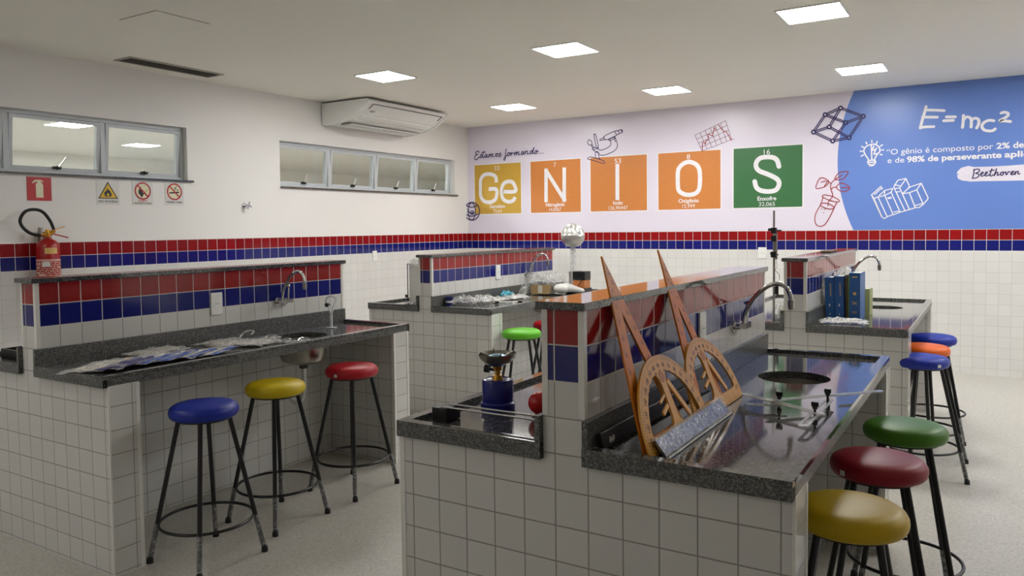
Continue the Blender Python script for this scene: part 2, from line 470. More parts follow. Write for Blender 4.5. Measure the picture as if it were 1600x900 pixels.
def window(name, W):
    y0, y1, z0, z1 = W
    root = bpy.data.objects.new(name, None); C.objects.link(root); root.location = (XL-0.09, y0, z0); root['kind'] = 'structure'
    L, H = y1-y0, z1-z0; n = 4; pw = L/n
    f = MB(); d0, d1 = -0.03, 0.03
    f.box(d0, d1, 0, L, 0, 0.03).box(d0, d1, 0, L, H-0.03, H).box(d0, d1, 0, 0.03, 0.03, H-0.03).box(d0, d1, L-0.03, L, 0.03, H-0.03)
    for i in range(1, n): f.box(d0, d1, i*pw-0.02, i*pw+0.02, 0.03, H-0.03)
    f.bevel(0.002, 1).build('window_frame', M['frame_grey'], root)
    for i in range(n):
        a = i*pw+(0.03 if i == 0 else 0.02)+0.002; b = (i+1)*pw-(0.03 if i == n-1 else 0.02)-0.002
        s = MB(); c0, c1 = 0.0, 0.042; z_0, z_1 = 0.032, H-0.032; t = 0.028
        s.box(c0, c1, a, b, z_0, z_0+t).box(c0, c1, a, b, z_1-t, z_1).box(c0, c1, a, a+t, z_0+t, z_1-t).box(c0, c1, b-t, b, z_0+t, z_1-t)
        sash = s.bevel(0.002, 1).build('sash', M['frame_grey'], root)
        hinge = Matrix.Translation((0.02, 0, H-0.03))      # awning panes stand slightly open at the bottom
        sash.matrix_basis = hinge @ Matrix.Rotation(math.radians(5), 4, 'Y') @ hinge.inverted()
        MB().box(0.016, 0.021, a+t-0.004, b-t+0.004, z_0+t-0.004, z_1-t+0.004).build('pane', M['glass'], sash)
        mid = (a+b)/2
        MB().box(0.042, 0.06, mid-0.03, mid+0.03, z_0+0.014, z_0+0.036).cyl((0.05, mid, z_0+0.03), (0.062, mid, z_0+0.02), 0.014, n=12).build('latch', M['black_plastic'], sash)
        MB().bar((0.058, mid+0.005, z_0+0.025), (0.07, mid+0.03+(0.03 if W is W1 else 0), z_0+0.11), 0.008, 0.012, (1, 0, 0)).build('latch_arm', M['white_plastic'], sash)
    MB().box(0.032, 0.115, -0.0, L+0.045, -0.012, 0.004).bevel(0.002, 1).build('window_sill', M['granite'], root)
window('window_1', W1); window('window_2', W2)

# the room beyond the strip windows
NX, NY0, NY1 = -12.0, -4.0, 22.0
struct('floor_next_room', MB().box(NX, XL-T, NY0, NY1, -0.1, 0), M['floor'])
struct('ceiling_next_room', MB().box(NX, XL-T, NY0, NY1, ZC, ZC+0.1), M['far_paint'])
struct('wall_next_room_far', MB().box(NX-0.1, NX, NY0, NY1, 0, ZC), M['far_paint'])
struct('wall_next_room_near', MB().box(XL-T-0.1, XL-T, YB+T, NY1, 0, ZC), M['far_paint'])
struct('wall_next_room_end', MB().box(NX, XL-T, NY1, NY1+0.1, 0, ZC), M['far_paint'])
struct('wall_next_room_start', MB().box(NX, XL-T, NY0-0.1, NY0, 0, ZC), M['far_paint'])

# ---------------------------------------------------------------- ceiling fittings
def ceiling_light(label, loc, m, s=0.19, group=None):
    r = empty('ceiling_light', label, 'ceiling light', loc, group=group)
    f = MB(); w = 0.012
    f.box(-s-w, s+w, -s-w, -s, -0.008, 0).box(-s-w, s+w, s, s+w, -0.008, 0).box(-s-w, -s, -s, s, -0.008, 0).box(s, s+w, -s, s, -0.008, 0)
    f.build('light_frame', M['white_plastic'], r)
    MB().box(-s, s, -s, s, -0.006, -0.004).build('diffuser', m, r)
    return r
names = {(-3.04, 3.42): 'lit square ceiling panel in front of the air conditioner, leftmost in the nearer row',
         (-1.24, 3.42): 'lit square ceiling panel above the front bench, second from left in nearer row',
         (0.55, 3.42): 'large looking lit square ceiling panel at the top edge, right of centre',
         (-3.04, 5.58): 'smallest lit ceiling panel, beside the air conditioner near the back corner',
         (-1.24, 5.58): 'lit ceiling panel close to the back wall above the orange letter O',
         (0.55, 5.58): 'lit ceiling panel close to the back wall above the blue painted circle',
         (2.35, 3.42): 'lit ceiling panel right of the picture, nearer row',
         (4.15, 3.42): 'lit ceiling panel at the right side of the room, nearer row',
         (4.15, 5.58): 'lit ceiling panel at the right side of the room, by the back wall',
         (2.35, 5.58): 'lit ceiling panel right of the picture, by the back wall'}
for (x, y), lab in names.items(): ceiling_light(lab, (x, y, ZC), M['lamp'], 0.185)
ceiling_light('lit ceiling panel seen through the first pane of the left window', (-8.3, 3.5, ZC), M['lamp_next'], 0.2)
ceiling_light('lit ceiling panel seen through the last pane of the left window', (-9.75, 5.4, ZC), M['lamp_next'], 0.2)
for y, w_ in ((1.0, 'nearest'), (5.0, 'second'), (9.0, 'third'), (13.0, 'fourth'), (17.0, 'furthest')):  # row added out of sight to brighten the room behind the windows
    ceiling_light('added unseen fill panel of the next room close behind the window wall, '+w_+' of five', (-6.2, y, ZC), M['lamp_next'], 0.2)
for x, y, w_ in ((-3.04, -0.9, 'left and nearer'), (-3.04, -3.06, 'leftmost at the rear wall'), (-1.24, -3.06, 'middle at the rear wall')):  # invented fill panels that brighten the near bench ends
    ceiling_light('added dim fill panel on the ceiling behind the camera, '+w_, (x, y, ZC), M['lamp_fill'], 0.185)

r = empty('ceiling_vent', 'long dark slot air vent in the ceiling above the left window', 'ceiling vent', (-4.22, 2.125, ZC))
f = MB(); X, Y, w = 0.112, 0.43, 0.022
f.box(-X, X, -Y, -Y+w, -0.008, 0).box(-X, X, Y-w, Y, -0.008, 0).box(-X, -X+w, -Y+w, Y-w, -0.008, 0).box(X-w, X, -Y+w, Y-w, -0.008, 0)
f.bevel(0.002, 1).build('vent_frame', M['steel'], r)
MB().box(-X+w, X-w, -Y+w, Y-w, -0.002, 0).build('vent_backing', M['dark_slot'], r)
s = MB()
for i in range(5): s.box(-X+w+0.012+i*0.032, -X+w+0.016+i*0.032, -Y+w, Y-w, -0.007, -0.002)
s.build('vent_blade', M['dark_slot'], r)
r = empty('ceiling_hatch', 'flush square access hatch outlined faintly in the ceiling', 'ceiling hatch', (-3.0, 1.24, ZC))
MB().box(-0.19, 0.19, -0.19, 0.19, -0.003, 0).build('hatch_frame', M['steel'], r)
MB().box(-0.186, 0.186, -0.186, 0.186, -0.004, -0.001).build('hatch_lid', M['ceiling'], r)

# ---------------------------------------------------------------- air conditioner
r = empty('air_conditioner', 'white wall and ceiling air conditioner above the back left window', 'air conditioner', (XL, 4.09, 2.80))
def acp(dx=0): return [(0.02, 0.0), (0.655, 0.0), (0.68, -0.02), (0.668, -0.045), (0.60, -0.09), (0.53, -0.135), (0.43, -0.175), (0.33, -0.198), (0.2, -0.215), (0.06, -0.222), (0.02, -0.215)]
b = MB().prism(acp(), 'y', 0.03, 1.31); b.build('casing', M['ac_plastic'], r)
for y0, y1 in ((0.0, 0.03), (1.31, 1.34)):
    pr = [(p[0]*1.0+(0.006 if p[0] > 0.3 else 0), p[1]-(0.006 if p[1] < -0.01 else 0)) for p in acp()]
    MB().prism(pr, 'y', y0, y1).bevel(0.004, 2).build('end_panel', M['ac_plastic'], r)
def acline(p, q, w, name, m, d=0.003):
    pass
fr = MB()
A1, A2 = Vector((0.668, -0.047)), Vector((0.60, -0.092))
n_ = Vector((0.55, -0.83)).normalized()*0.003
def onf(t): p = A1.lerp(A2, t)+n_; return p
for (ya, ta, yb, tb) in ((0.09, 0.05, 1.25, 0.05), (0.09, 0.05, 0.09, 1.0), (1.25, 0.05, 1.25, 1.0)):
    pa, pb = onf(ta), onf(tb)
    fr.bar((pa.x, ya, pa.y), (pb.x, yb, pb.y), 0.006, 0.005, (n_.x, 0, n_.y))
fr.build('panel_groove', M['grey_line'], r)
lou = MB()
for (a, b_) in (((0.50, -0.150), (0.44, -0.174)), ((0.40, -0.184), (0.34, -0.198))):
    lou.prism([(a[0], a[1]+0.004), (a[0]-0.002, a[1]-0.006), (b_[0], b_[1]-0.008), (b_[0], b_[1]+0.004)], 'y', 0.1, 1.24)
lou.build('louvre', M['white_plastic'], r)
gr = MB().box(0.20, 0.34, 0.1, 1.24, -0.222, -0.214); gr.build('air_grille', M['dark_slot'], r)
sl = MB()
for i in range(8): sl.box(0.205+i*0.018, 0.213+i*0.018, 0.1, 1.24, -0.228, -0.212)
sl.build('grille_blades', M['ac_plastic'], r)
me = text_mesh('elgin', 0.01)
e1 = Vector((0, 1, 0)); e2 = Vector((0.83, 0, 0.55)).normalized(); e3 = e1.cross(e2)
o = Vector((0.575, 0.12, -0.112))+Vector((0.4, 0, -0.9))*0.006
for v in me.vertices: v.co = o+e1*v.co.x*0.045+e2*v.co.y*0.045
obj('writing', me, M['grey_line'], r)

# ================================================================ MURAL
ART = {
 'estamos': ('s', 0.012, [[(-4.310,2.475),(-4.314,2.489),(-4.344,2.494),(-4.365,2.471),(-4.349,2.451),(-4.328,2.451),(-4.357,2.445),(-4.379,2.420),(-4.379,2.392),(-4.356,2.382),(-4.329,2.396),(-4.316,2.413)], [(-4.303,2.405),(-4.282,2.438),(-4.273,2.450),(-4.265,2.420),(-4.280,2.404),(-4.295,2.407)], [(-4.233,2.487),(-4.248,2.447),(-4.255,2.413),(-4.243,2.401),(-4.223,2.418)], [(-4.264,2.473),(-4.206,2.475)], [(-4.181,2.439),(-4.206,2.439),(-4.219,2.417),(-4.205,2.403),(-4.182,2.434),(-4.184,2.407),(-4.165,2.407)], [(-4.148,2.444),(-4.156,2.403),(-4.138,2.437),(-4.121,2.439),(-4.126,2.404),(-4.110,2.435),(-4.091,2.441),(-4.095,2.410),(-4.072,2.405)], [(-4.029,2.444),(-4.045,2.438),(-4.047,2.413),(-4.031,2.406),(-4.017,2.423),(-4.027,2.442),(-4.000,2.437)], [(-4.001,2.406),(-3.976,2.441),(-3.972,2.452),(-3.962,2.423),(-3.973,2.403),(-3.991,2.406)], [(-3.874,2.491),(-3.884,2.483),(-3.891,2.425),(-3.896,2.365),(-3.909,2.348),(-3.918,2.360),(-3.906,2.384),(-3.875,2.408),(-3.859,2.413)], [(-3.839,2.446),(-3.857,2.437),(-3.859,2.411),(-3.842,2.404),(-3.825,2.422),(-3.835,2.442),(-3.811,2.434)], [(-3.803,2.444),(-3.809,2.404),(-3.795,2.432),(-3.771,2.438),(-3.769,2.430)], [(-3.747,2.444),(-3.753,2.407),(-3.738,2.436),(-3.721,2.444),(-3.723,2.407),(-3.709,2.436),(-3.690,2.446),(-3.692,2.412),(-3.668,2.409)], [(-3.617,2.446),(-3.640,2.441),(-3.649,2.418),(-3.635,2.407),(-3.615,2.439),(-3.616,2.412),(-3.598,2.415)], [(-3.589,2.448),(-3.595,2.411),(-3.582,2.440),(-3.558,2.447),(-3.560,2.415),(-3.535,2.412)], [(-3.492,2.448),(-3.512,2.443),(-3.520,2.421),(-3.506,2.409),(-3.485,2.441),(-3.457,2.489),(-3.475,2.437),(-3.477,2.412),(-3.454,2.416)], [(-3.427,2.447),(-3.444,2.439),(-3.446,2.417),(-3.429,2.406),(-3.413,2.423),(-3.424,2.445),(-3.396,2.432)], [(-3.387,2.406),(-3.384,2.406)], [(-3.360,2.407),(-3.357,2.407)], [(-3.331,2.407),(-3.328,2.406)]]),
 'beethoven': ('s', 0.01, [[(1.389,1.969),(1.385,1.924),(1.377,1.886)], [(1.385,1.960),(1.412,1.970),(1.432,1.963),(1.425,1.941),(1.401,1.931),(1.426,1.921),(1.426,1.900),(1.403,1.886),(1.374,1.883)], [(1.441,1.916),(1.457,1.922),(1.464,1.935),(1.455,1.939),(1.443,1.921),(1.447,1.903),(1.465,1.904),(1.477,1.914)], [(1.477,1.914),(1.490,1.921),(1.498,1.935),(1.488,1.939),(1.479,1.920),(1.482,1.903),(1.500,1.904),(1.513,1.914)], [(1.533,1.967),(1.523,1.932),(1.518,1.907),(1.528,1.899),(1.545,1.909)], [(1.512,1.946),(1.552,1.955)], [(1.570,1.965),(1.561,1.931),(1.552,1.900),(1.563,1.923),(1.576,1.934),(1.581,1.924),(1.578,1.904),(1.592,1.907)], [(1.617,1.932),(1.604,1.925),(1.603,1.908),(1.615,1.902),(1.626,1.917),(1.619,1.930),(1.639,1.928)], [(1.643,1.933),(1.649,1.905),(1.666,1.933),(1.676,1.932)], [(1.683,1.912),(1.699,1.920),(1.706,1.931),(1.698,1.936),(1.685,1.919),(1.691,1.903),(1.713,1.910)], [(1.720,1.932),(1.716,1.902),(1.725,1.925),(1.742,1.933),(1.740,1.908),(1.755,1.910)]]),
 'brush': ('f', 0, [[(1.250,1.953),(1.282,1.989),(1.341,2.004),(1.386,1.991),(1.525,1.988),(1.638,1.989),(1.785,1.994),(1.887,1.996),(1.917,1.942),(1.895,1.847),(1.787,1.846),(1.615,1.849),(1.458,1.854),(1.362,1.853),(1.290,1.867),(1.257,1.885),(1.247,1.919),(1.267,1.925),(1.246,1.932)]]),
 'emc': ('s', 0.026, [[(0.977,2.600),(0.971,2.568),(0.949,2.484),(0.929,2.396)], [(0.977,2.567),(1.059,2.558),(1.132,2.547)], [(0.949,2.500),(1.075,2.489)], [(0.929,2.399),(0.973,2.403),(1.046,2.400)], [(1.153,2.485),(1.227,2.479)], [(1.130,2.450),(1.210,2.447)], [(1.295,2.487),(1.293,2.429),(1.288,2.374)], [(1.294,2.442),(1.318,2.469),(1.346,2.463),(1.360,2.436),(1.359,2.372)], [(1.360,2.436),(1.390,2.453),(1.418,2.438),(1.421,2.399),(1.405,2.359)], [(1.542,2.416),(1.501,2.423),(1.463,2.405),(1.447,2.372),(1.464,2.338),(1.502,2.324),(1.535,2.325),(1.554,2.339)], [(1.601,2.483),(1.625,2.489),(1.654,2.475),(1.647,2.447),(1.588,2.412),(1.626,2.408),(1.674,2.398)]]),
 'microscope': ('s', 0.009, [[(-2.697,2.298),(-2.659,2.321),(-2.584,2.300),(-2.522,2.279),(-2.473,2.254),(-2.479,2.232),(-2.535,2.246),(-2.622,2.277),(-2.697,2.298)], [(-2.591,2.300),(-2.593,2.371),(-2.571,2.381),(-2.553,2.363),(-2.547,2.323),(-2.532,2.277)], [(-2.584,2.376),(-2.565,2.369)], [(-2.630,2.412),(-2.590,2.376)], [(-2.636,2.430),(-2.621,2.409),(-2.602,2.405),(-2.565,2.425),(-2.552,2.441)], [(-2.621,2.429),(-2.577,2.431)], [(-2.676,2.531),(-2.697,2.507),(-2.689,2.478),(-2.664,2.463),(-2.642,2.472),(-2.640,2.503),(-2.676,2.531)], [(-2.652,2.464),(-2.624,2.429)], [(-2.639,2.472),(-2.611,2.437)], [(-2.610,2.583),(-2.598,2.590),(-2.585,2.581),(-2.552,2.436),(-2.577,2.429),(-2.610,2.583)], [(-2.555,2.419),(-2.540,2.398),(-2.503,2.396),(-2.441,2.414),(-2.398,2.437),(-2.386,2.469),(-2.395,2.509)], [(-2.328,2.537),(-2.304,2.464),(-2.304,2.420),(-2.338,2.377),(-2.423,2.344),(-2.497,2.331),(-2.540,2.345),(-2.553,2.374)], [(-2.343,2.530),(-2.325,2.482)], [(-2.471,2.559),(-2.312,2.614),(-2.288,2.573),(-2.447,2.515),(-2.471,2.559)], [(-2.300,2.607),(-2.249,2.623),(-2.234,2.591),(-2.285,2.573)], [(-2.252,2.620),(-2.237,2.589)], [(-2.336,2.604),(-2.309,2.564)], [(-2.471,2.547),(-2.527,2.526),(-2.521,2.512),(-2.459,2.524)], [(-2.410,2.515),(-2.337,2.541),(-2.331,2.526),(-2.398,2.501),(-2.410,2.515)]]),
 'grid': ('l', 0.005, [[(-1.344,2.490),(-1.260,2.304)], [(-1.285,2.513),(-1.204,2.323)], [(-1.226,2.536),(-1.148,2.341)], [(-1.167,2.559),(-1.092,2.359)], [(-1.109,2.581),(-1.036,2.377)], [(-1.051,2.603),(-0.981,2.395)], [(-0.993,2.625),(-0.927,2.413)], [(-1.344,2.490),(-0.993,2.625)], [(-1.323,2.444),(-0.977,2.572)], [(-1.302,2.397),(-0.960,2.519)], [(-1.281,2.351),(-0.943,2.466)], [(-1.260,2.304),(-0.927,2.413)], [(-0.932,2.411),(-0.898,2.417)]]),
 'graph': ('l', 0.009, [[(-1.258,2.309),(-1.258,2.393),(-1.241,2.404),(-1.219,2.388),(-1.216,2.419),(-1.187,2.426),(-1.191,2.489),(-1.184,2.493),(-1.140,2.466),(-1.121,2.562),(-1.104,2.530),(-1.099,2.525)], [(-1.075,2.587),(-1.017,2.509),(-0.989,2.509),(-0.929,2.404)]]),
 'cube': ('l', 0.011, [[(0.177,2.658),(0.065,2.616)], [(0.183,2.642),(0.071,2.600)], [(0.215,2.640),(0.393,2.556)], [(0.220,2.655),(0.398,2.570)], [(0.065,2.584),(0.228,2.505)], [(0.071,2.599),(0.233,2.520)], [(0.393,2.556),(0.265,2.517)], [(0.398,2.541),(0.271,2.501)], [(0.181,2.644),(0.092,2.494)], [(0.195,2.635),(0.106,2.484)], [(0.103,2.453),(0.260,2.351)], [(0.110,2.467),(0.267,2.365)], [(0.067,2.474),(-0.049,2.443)], [(0.072,2.458),(-0.044,2.427)], [(0.031,2.589),(-0.061,2.452)], [(0.044,2.579),(-0.048,2.442)], [(-0.050,2.412),(0.102,2.327)], [(-0.044,2.427),(0.108,2.342)], [(0.232,2.492),(0.129,2.346)], [(0.244,2.482),(0.141,2.335)], [(0.260,2.352),(0.142,2.335)], [(0.263,2.335),(0.145,2.319)], [(0.397,2.543),(0.286,2.368)], [(0.409,2.533),(0.298,2.358)]]),
 'cubenodes': ('l', 0.014, [[(0.216,2.655),(0.214,2.648),(0.211,2.643),(0.205,2.639),(0.198,2.638),(0.192,2.640),(0.186,2.645),(0.182,2.651),(0.181,2.658),(0.182,2.665),(0.186,2.671),(0.192,2.674),(0.198,2.675),(0.205,2.673),(0.210,2.669),(0.214,2.662),(0.216,2.655)], [(0.066,2.599),(0.065,2.592),(0.061,2.587),(0.056,2.583),(0.049,2.582),(0.042,2.584),(0.037,2.589),(0.033,2.595),(0.031,2.602),(0.033,2.609),(0.036,2.615),(0.042,2.619),(0.049,2.619),(0.056,2.617),(0.061,2.613),(0.065,2.606),(0.066,2.599)], [(0.430,2.553),(0.429,2.546),(0.426,2.540),(0.420,2.537),(0.414,2.536),(0.407,2.538),(0.402,2.542),(0.398,2.549),(0.397,2.556),(0.398,2.563),(0.402,2.568),(0.407,2.572),(0.413,2.572),(0.420,2.570),(0.425,2.566),(0.429,2.560),(0.430,2.553)], [(0.266,2.502),(0.265,2.495),(0.262,2.489),(0.256,2.486),(0.250,2.485),(0.243,2.487),(0.237,2.491),(0.234,2.497),(0.232,2.505),(0.234,2.511),(0.237,2.517),(0.243,2.521),(0.249,2.522),(0.256,2.520),(0.261,2.515),(0.265,2.509),(0.266,2.502)], [(0.106,2.470),(0.105,2.463),(0.101,2.457),(0.095,2.454),(0.089,2.453),(0.082,2.455),(0.076,2.459),(0.072,2.466),(0.071,2.473),(0.072,2.480),(0.076,2.486),(0.082,2.489),(0.088,2.490),(0.095,2.488),(0.101,2.484),(0.105,2.477),(0.106,2.470)], [(-0.048,2.429),(-0.049,2.422),(-0.053,2.416),(-0.059,2.412),(-0.066,2.411),(-0.073,2.413),(-0.078,2.418),(-0.082,2.424),(-0.084,2.431),(-0.082,2.438),(-0.078,2.444),(-0.073,2.448),(-0.066,2.449),(-0.059,2.447),(-0.053,2.442),(-0.049,2.436),(-0.048,2.429)], [(0.298,2.345),(0.297,2.338),(0.293,2.332),(0.288,2.329),(0.281,2.328),(0.275,2.330),(0.269,2.334),(0.266,2.340),(0.264,2.347),(0.265,2.354),(0.269,2.360),(0.275,2.364),(0.281,2.365),(0.288,2.363),(0.293,2.358),(0.297,2.352),(0.298,2.345)], [(0.141,2.323),(0.139,2.316),(0.136,2.310),(0.130,2.306),(0.123,2.305),(0.117,2.307),(0.111,2.312),(0.107,2.318),(0.106,2.325),(0.107,2.332),(0.111,2.338),(0.117,2.342),(0.123,2.342),(0.130,2.341),(0.136,2.336),(0.139,2.330),(0.141,2.323)]]),
 'plant': ('s', 0.009, [[(-0.036,1.839),(-0.029,1.891),(-0.004,1.939),(0.031,1.947),(0.073,1.924),(0.087,1.905),(0.070,1.869),(0.031,1.848),(-0.036,1.839)], [(0.013,1.901),(0.052,1.912),(0.083,1.907)], [(0.070,1.898),(0.045,1.862)], [(0.087,1.905),(0.108,1.886)], [(0.148,1.925),(0.166,1.972),(0.204,1.999),(0.272,2.000),(0.252,1.953),(0.218,1.925),(0.148,1.925)], [(0.153,1.928),(0.218,1.969)], [(0.163,1.845),(0.191,1.879),(0.232,1.881),(0.290,1.837),(0.260,1.803),(0.219,1.797),(0.184,1.817),(0.163,1.845)], [(0.205,1.838),(0.287,1.837)], [(0.148,1.925),(0.115,1.893),(0.105,1.849),(0.115,1.804),(0.126,1.767),(0.119,1.738),(0.088,1.702),(0.081,1.654)], [(0.112,1.828),(0.136,1.843),(0.163,1.845)], [(0.028,1.759),(0.049,1.769),(0.129,1.748),(0.188,1.710),(0.178,1.692),(0.102,1.709),(0.032,1.744),(0.028,1.759)], [(0.030,1.740),(0.011,1.674),(-0.038,1.578),(-0.048,1.503),(-0.027,1.454),(0.019,1.443),(0.061,1.472),(0.110,1.560),(0.141,1.630),(0.168,1.692)], [(0.011,1.678),(0.053,1.684),(0.109,1.664),(0.141,1.634),(0.109,1.620),(0.053,1.632),(0.011,1.659),(0.008,1.676)], [(0.017,1.622),(0.020,1.622)], [(0.047,1.617),(0.049,1.617)], [(0.036,1.584),(0.039,1.584)]]),
 'books': ('l', 0.011, [[(0.496,1.754),(0.589,1.533),(0.615,1.512),(0.646,1.532)], [(0.496,1.754),(0.582,1.837),(0.597,1.808)], [(0.496,1.754),(0.520,1.718),(0.556,1.732)], [(0.556,1.732),(0.641,1.532),(0.683,1.545)], [(0.525,1.758),(0.587,1.819)], [(0.520,1.718),(0.594,1.530)], [(0.556,1.732),(0.614,1.744),(0.618,1.795),(0.567,1.746)], [(0.619,1.744),(0.688,1.571),(0.693,1.548)], [(0.618,1.795),(0.691,1.813),(0.675,1.776),(0.619,1.744)], [(0.675,1.776),(0.754,1.586),(0.703,1.576)], [(0.693,1.548),(0.754,1.572),(0.754,1.586)], [(0.706,1.809),(0.800,1.591)], [(0.727,1.775),(0.752,1.779)], [(0.701,1.832),(0.706,1.809),(0.752,1.816)], [(0.701,1.832),(0.736,1.893),(0.807,1.907),(0.843,1.821)], [(0.752,1.816),(0.807,1.904)], [(0.752,1.816),(0.840,1.602)], [(0.754,1.572),(0.885,1.612)], [(0.776,1.756),(0.843,1.821)], [(0.776,1.756),(0.839,1.765),(0.890,1.623)], [(0.839,1.765),(0.904,1.791),(0.960,1.655),(0.890,1.637)], [(0.828,1.816),(0.943,1.854),(0.904,1.791)], [(0.943,1.854),(1.004,1.709),(0.999,1.693),(0.960,1.644),(0.925,1.616),(0.885,1.617)], [(0.706,1.849),(0.752,1.836)], [(0.645,1.720),(0.676,1.725)], [(0.650,1.712),(0.679,1.716)]]),
 'bulb': ('s', 0.013, [[(0.490,2.265),(0.441,2.246),(0.421,2.205),(0.437,2.161),(0.461,2.122),(0.467,2.100)], [(0.490,2.265),(0.496,2.115)], [(0.490,2.265),(0.529,2.262),(0.564,2.228),(0.569,2.190),(0.545,2.160),(0.521,2.113),(0.521,2.097)], [(0.515,2.247),(0.500,2.205),(0.530,2.214)], [(0.539,2.224),(0.515,2.167),(0.544,2.170)], [(0.462,2.100),(0.525,2.102),(0.521,2.065),(0.472,2.062),(0.462,2.100)], [(0.462,2.084),(0.521,2.084)], [(0.477,2.049),(0.511,2.052)], [(0.495,2.302),(0.495,2.286)], [(0.441,2.289),(0.449,2.273)], [(0.401,2.249),(0.416,2.241)], [(0.387,2.202),(0.406,2.200)], [(0.397,2.152),(0.417,2.162)], [(0.544,2.288),(0.537,2.272)], [(0.592,2.253),(0.576,2.243)], [(0.588,2.202),(0.603,2.202)], [(0.574,2.158),(0.590,2.155)]]),
 'globe': ('s', 0.014, [[(-4.314,1.689),(-4.318,1.659),(-4.331,1.630),(-4.352,1.606),(-4.378,1.587),(-4.408,1.576),(-4.441,1.572),(-4.474,1.577),(-4.504,1.589),(-4.530,1.609),(-4.550,1.634),(-4.562,1.663),(-4.566,1.695),(-4.561,1.726),(-4.548,1.755),(-4.527,1.779),(-4.500,1.797),(-4.470,1.809),(-4.437,1.812),(-4.404,1.807),(-4.374,1.794),(-4.349,1.774),(-4.329,1.749),(-4.317,1.720),(-4.314,1.689)], [(-4.384,1.691),(-4.387,1.661),(-4.393,1.633),(-4.403,1.609),(-4.415,1.590),(-4.429,1.579),(-4.445,1.575),(-4.460,1.579),(-4.474,1.591),(-4.485,1.610),(-4.494,1.634),(-4.500,1.663),(-4.501,1.693),(-4.499,1.724),(-4.492,1.752),(-4.482,1.776),(-4.470,1.794),(-4.456,1.805),(-4.440,1.809),(-4.425,1.805),(-4.412,1.793),(-4.400,1.774),(-4.391,1.749),(-4.386,1.721),(-4.384,1.691)], [(-4.537,1.773),(-4.444,1.747),(-4.350,1.768)], [(-4.557,1.658),(-4.446,1.627),(-4.335,1.653)], [(-4.503,1.724),(-4.469,1.666),(-4.410,1.674)], [(-4.408,1.674),(-4.409,1.669),(-4.411,1.664),(-4.416,1.659),(-4.421,1.656),(-4.427,1.654),(-4.434,1.653),(-4.440,1.654),(-4.447,1.657),(-4.452,1.660),(-4.456,1.664),(-4.458,1.670),(-4.459,1.675),(-4.458,1.681),(-4.456,1.686),(-4.451,1.690),(-4.446,1.693),(-4.440,1.695),(-4.433,1.696),(-4.426,1.695),(-4.420,1.693),(-4.415,1.689),(-4.411,1.685),(-4.409,1.680),(-4.408,1.674)]]),
 'G': ('s2', 0.052, [[(-4.040,2.066),(-4.048,2.136),(-4.104,2.172),(-4.166,2.181),(-4.240,2.169),(-4.289,2.109),(-4.295,1.995),(-4.293,1.900),(-4.251,1.832),(-4.172,1.807),(-4.098,1.819),(-4.047,1.864),(-4.042,1.972),(-4.163,1.981)]]),
 'e': ('s2', 0.052, [[(-3.945,1.941),(-3.751,1.938),(-3.757,2.013),(-3.795,2.060),(-3.849,2.069),(-3.916,2.051),(-3.955,1.992),(-3.957,1.890),(-3.919,1.828),(-3.842,1.804),(-3.776,1.824),(-3.752,1.864)]]),
 'N': ('l', 0.052, [[(-3.290,1.801),(-3.286,2.193)], [(-3.286,2.184),(-3.026,1.806)], [(-3.029,1.796),(-3.025,2.193)]]),
 'I': ('l', 0.052, [[(-2.305,1.799),(-2.303,2.198)]]),
 'O': ('s', 0.052, [[(-1.419,2.192),(-1.349,2.171),(-1.303,2.124),(-1.287,2.053),(-1.288,1.934),(-1.303,1.865),(-1.349,1.826),(-1.420,1.816),(-1.485,1.831),(-1.537,1.873),(-1.547,1.944),(-1.547,2.065),(-1.534,2.125),(-1.484,2.173),(-1.419,2.192)]]),
 'S': ('s', 0.052, [[(-0.417,2.089),(-0.435,2.152),(-0.476,2.187),(-0.542,2.197),(-0.609,2.191),(-0.651,2.155),(-0.659,2.100),(-0.625,2.052),(-0.542,2.014),(-0.468,1.977),(-0.422,1.937),(-0.417,1.886),(-0.451,1.837),(-0.525,1.824),(-0.608,1.838),(-0.655,1.874),(-0.674,1.939)]]),
}
mu = empty('wall_mural', 'printed lilac and blue wall mural with big letters across the back wall', 'mural', (0, YB, 0), (PI/2, 0, 0))
MB().box(XL+0.03, XR, 1.3985, ZC, 0, 0.002).build('background', M['vinyl'], mu)
cx, cz, cr = 1.883, 2.112, 1.711
zt = ZC-0.001; zb = 1.3995
at = math.asin((zt-cz)/cr); ab = math.asin((zb-cz)/cr)
lp = [(cx+cr*math.cos(a), cz+cr*math.sin(a)) for a in [ab+(at-ab)*i/30 for i in range(31)]] + [(cx+cr*math.cos(a), cz+cr*math.sin(a)) for a in [PI-at+((PI-ab)-(PI-at))*i/30 for i in range(31)]]
obj('blue_disc', shape2d([lp], 0, 0.003), M['print_blue'], mu)
squares = [('Ge', -4.388, -3.662, 'print_yellow', '32', 'Germânio', '72,64'), ('N', -3.515, -2.798, 'print_orange', '7', 'Nitrogênio', '14,0067'),
           ('I', -2.662, -1.927, 'print_orange', '53', 'Iodo', '126,90447'), ('O', -1.784, -1.051, 'print_orange', '8', 'Oxigênio', '15,999'),
           ('S', -0.905, -0.175, 'print_green', '16', 'Enxofre', '32,065')]
widths = [(0.085, 0.24, 0.13), (0.035, 0.27, 0.17), (0.085, 0.125, 0.25), (0.04, 0.24, 0.15), (0.066, 0.2, 0.17)]
